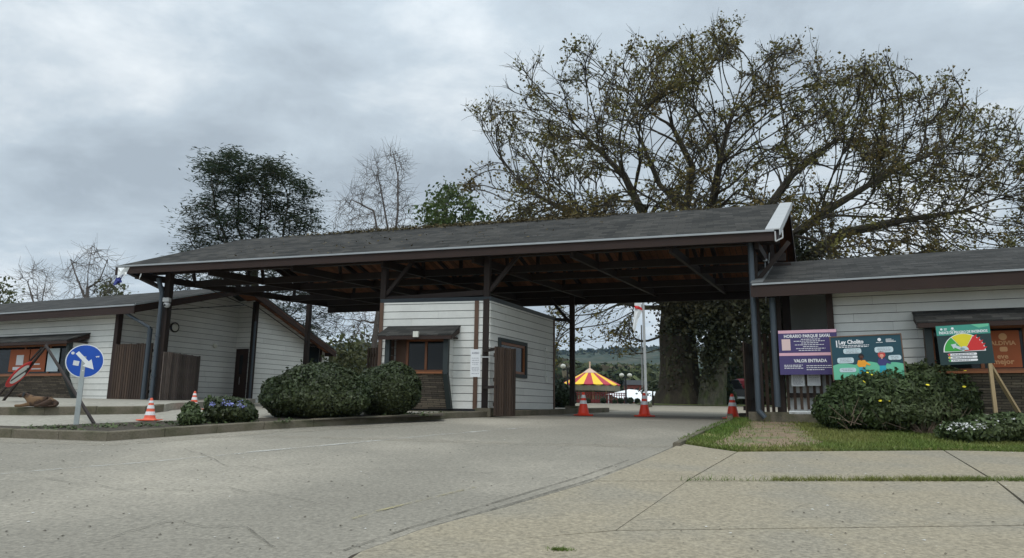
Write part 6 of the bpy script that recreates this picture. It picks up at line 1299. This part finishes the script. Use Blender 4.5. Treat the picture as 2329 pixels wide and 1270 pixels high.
# pickup seen through the gate
pY = 43; pp = at(1681, 918, pY); pp.z = gz(pY); pk = thing('pickup_truck', 'dark pickup truck parked beyond the open gate, tail towards the camera', 'pickup', tuple(pp)); w2 = .92
def pb_(mb, x0, x1, y0, y1, z0, z1): return mb.fbox((pp.x + x0, pp.y + y0, pp.z + z0), (x1 - x0, 0, 0), (0, y1 - y0, 0), (0, 0, z1 - z0))
mb = MB(); pb_(mb, -w2, w2, 0, 5.2, .42, .98); body = mb.build('body', m_pick, pk, bevel=.06)
mb = MB(); mb.hexa([Vector(pp) + Vector(v) for v in ((-w2 * .92, 1.6, .981), (w2 * .92, 1.6, .981), (w2 * .92, 3.9, .981), (-w2 * .92, 3.9, .981), (-w2 * .75, 2.0, 1.62), (w2 * .75, 2.0, 1.62), (w2 * .75, 3.2, 1.62), (-w2 * .75, 3.2, 1.62))]); mb.build('cab', m_pick, pk, bevel=.04)
mb = MB(); pb_(mb, -w2 * .93, w2 * .93, -.03, -.001, .52, .95); mb.build('tailgate', m_pick, pk, bevel=.02)
mb = MB(); pb_(mb, -w2, w2, -.14, -.005, .36, .50); mb.build('bumper', m_gal2, pk, bevel=.02)
for s in (-1, 1):
    mb = MB(); pb_(mb, s * w2 - .07, s * w2 + .07, -.06, .03, .62, .92); mb.build('tail_light', m_red, pk)
    for y_ in (.9, 4.2): mb = MB(); mb.lathe((pp.x + s * (w2 - .2), pp.y + y_, pp.z + .38), [(.2, -.11), (.38, -.10), (.38, .10), (.2, .11)], 20, axis=(1, 0, 0)); mb.build('wheel', m_blk, pk)
mb = MB(); pb_(mb, -.25, .25, -.16, -.145, .38, .48); mb.build('number_plate', m_paper, pk)
tY2 = 46; q = at(1680, 885, tY2); rt = thing('red_awning_tent', 'dark red domed tent behind the pickup truck', 'tent', (q.x, q.y, gz(tY2))); mb = MB(); zt0, zt1 = at(1680, 890, tY2).z, at(1680, 862, tY2).z
mb.lathe((q.x + .25, q.y, 0), [(1.0, zt0), (.95, lerp(zt0, zt1, .4)), (.72, lerp(zt0, zt1, .8)), (.3, zt1), (.02, zt1 + .02)], 20); mb.build('cover', m_rtent, rt)
for dx in (-.8, .9): MB().tube((q.x + dx, q.y, gz(tY2)), (q.x + dx, q.y, zt0 + .05), .05, n=6).build('pole', m_metw, rt)
for x, lab in ((1569, 'red and white post between the two big trunks'), (1624, 'red and white post right of the ivy clad trunk')):
    Yp = 60; q = at(x, 893, Yp); t = thing('marker_post', lab, 'post', (q.x, q.y, gz(Yp)), 'red and white posts'); z0_, z1_ = at(x, 877, Yp).z, at(x, 858, Yp).z
    mb = MB(); mb.tube((q.x, q.y, gz(Yp)), (q.x, q.y, z0_), .17, n=10); mb.build('base', m_cream, t); mb = MB(); mb.tube((q.x, q.y, z0_ + .001), (q.x, q.y, z1_), .15, .05, n=10); mb.build('tip', m_red, t)
ob = thing('overhead_cable', 'thin overhead cable crossing the sky above the carousel', 'cable', at(1270, 742, 60)); mb = MB(); P0, P1 = at(1240, 725, 60), at(1520, 815, 75); pr_ = P0
for i in range(1, 15):
    s = i / 14; q = lp(P0, P1, s) - UP * (1.3 * math.sin(math.pi * s)); mb.tube(pr_, q, .022, n=4); pr_ = q
mb.build('wire', m_blk, ob)
# ------------------------------------------------------------------ hills and far woods
def hill(name, prof, Y, depth, m, amp, seed):
    rg = np.random.default_rng(seed); xs = np.linspace(prof[0][0], prof[-1][0], 260); zs_ = np.interp(xs, [p[0] for p in prof], [p[1] for p in prof]); ys = np.linspace(0, 1, 26); vs = []; fs = []
    for j, s in enumerate(ys):
        for i, x in enumerate(xs):
            env = math.sin(min(s * 1.25, 1) * math.pi / 2) if s < .8 else math.cos((s - .8) / .2 * math.pi / 2); vs.append((x, Y - depth + depth * 1.3 * s, 2 + (zs_[i] - 2) * max(env, 0) + rg.uniform(-1, 1) * amp * (s > .02)))
    for j in range(25):
        for i in range(259): a = j * 260 + i; fs.append((a, a + 1, a + 261, a + 260))
    mb = MB(); mb.add(vs, fs); return struct(mb.build(name, m))
m_hill = mat('wooded hillside', (.030, .042, .018), 1, .4, .03, col2=(.055, .055, .03))
FY = 1300; k = FY / 1600
pf_ = [(x, at(1300, y, FY).z) for x, y in ((-1400, 880), (-900, 800), (-500, 790), (-150, 800), (60, 806), (110, 806), (150, 804), (220, 797), (300, 794), (420, 806), (700, 780), (1200, 820), (1700, 880))]
hill('hill', pf_, FY, 500, m_hill, 1.5, 3)
rg = np.random.default_rng(5); fr_x = rg.uniform(-300, 700, 2600); zz2 = np.interp(fr_x, [p[0] for p in pf_], [p[1] for p in pf_]); s_ = rg.random(2600) ** .6
cen = np.stack([fr_x, FY - 400 + 400 * s_, 2 + (zz2 - 2) * np.sin(np.minimum(s_ * .97 * 1.0, 1) * math.pi / 2)], 1); cen = np.repeat(cen, 9, axis=0) + rg.normal(size=(2600 * 9, 3)) * np.array((5, 5, 2.6)); m_hl = leafm('hill foliage', (.035, .050, .020), (.060, .058, .030), 0, .35, .9)
tag(leaves('hill_forest', cen, 7.0, m_hl, None, aspect=1.2), 'dense forest covering the distant hill', 'forest', kind='stuff')
NY = 300; rg = np.random.default_rng(8); nC = 900; xx = rg.uniform(-120, 260, nC); yy = rg.uniform(NY - 110, NY + 60, nC); tp = np.array([at(1400, 824, NY).z]) ; zz3 = 3 + (tp - 3) * (.25 + .75 * ((yy - NY + 110) / 170)) * (1 + .16 * np.sin(xx * .045 + 1) + .08 * np.sin(xx * .13))
hill('wooded_slope', [(-160, 8), (-100, 15), (0, 18), (60, 19), (150, 19), (300, 10)], NY + 40, 150, m_hill, .6, 4)
cen = np.stack([xx, yy, zz3], 1); rad = rg.uniform(2.2, 4.2, nC); d = rg.normal(size=(nC, 34, 3)); d /= np.linalg.norm(d, axis=2)[:, :, None]; P = cen[:, None] + d * rad[:, None, None] * rg.uniform(.75, 1.05, (nC, 34, 1)); 
for (m_n, a_, b_) in (('m1', 0, .45), ('m2', .45, .75), ('m3', .75, 1)):
    mm = {'m1': leafm('wood olive', (.070, .080, .030), (.05, .06, .025), 0, .4, .9), 'm2': leafm('wood dark', (.028, .042, .020), (.04, .05, .02), 0, .4, .9), 'm3': leafm('wood brown', (.10, .085, .055), (.08, .075, .04), 0, .4, .9)}[m_n]
    tag(leaves('woodland', P[int(a_ * nC):int(b_ * nC)].reshape(-1, 3), 2.1, mm, None, nrm=np.array([0, -.2, .5]), aspect=1.2), {'m1': 'mass of olive green woodland behind the carousel', 'm2': 'dark green clumps in the woodland behind the carousel', 'm3': 'brown leafless clumps in the woodland behind the carousel'}[m_n], 'woodland', kind='stuff')
#%%PART5
# ------------------------------------------------------------------ air
HAZE = True
if HAZE:
    mb = MB(); mb.box((0, 900, 74), (3200, 2500, 160)); hz_ = mb.build('haze', [], None)
    m = bpy.data.materials.new('air'); m.use_nodes = True; t = m.node_tree; t.nodes.clear(); o_ = N(t, 'ShaderNodeOutputMaterial'); v = N(t, 'ShaderNodeVolumePrincipled'); v.inputs['Color'].default_value = (.45, .70, 1, 1); v.inputs['Density'].default_value = .00010; v.inputs['Anisotropy'].default_value = .2
    L(t, v.outputs[0], o_.inputs['Volume']); hz_.data.materials.append(m); tag(hz_, 'thin pale air between the gate and the hills', 'haze', kind='stuff')
for o in bpy.data.objects:
    if '_o' in o.keys(): del o['_o']
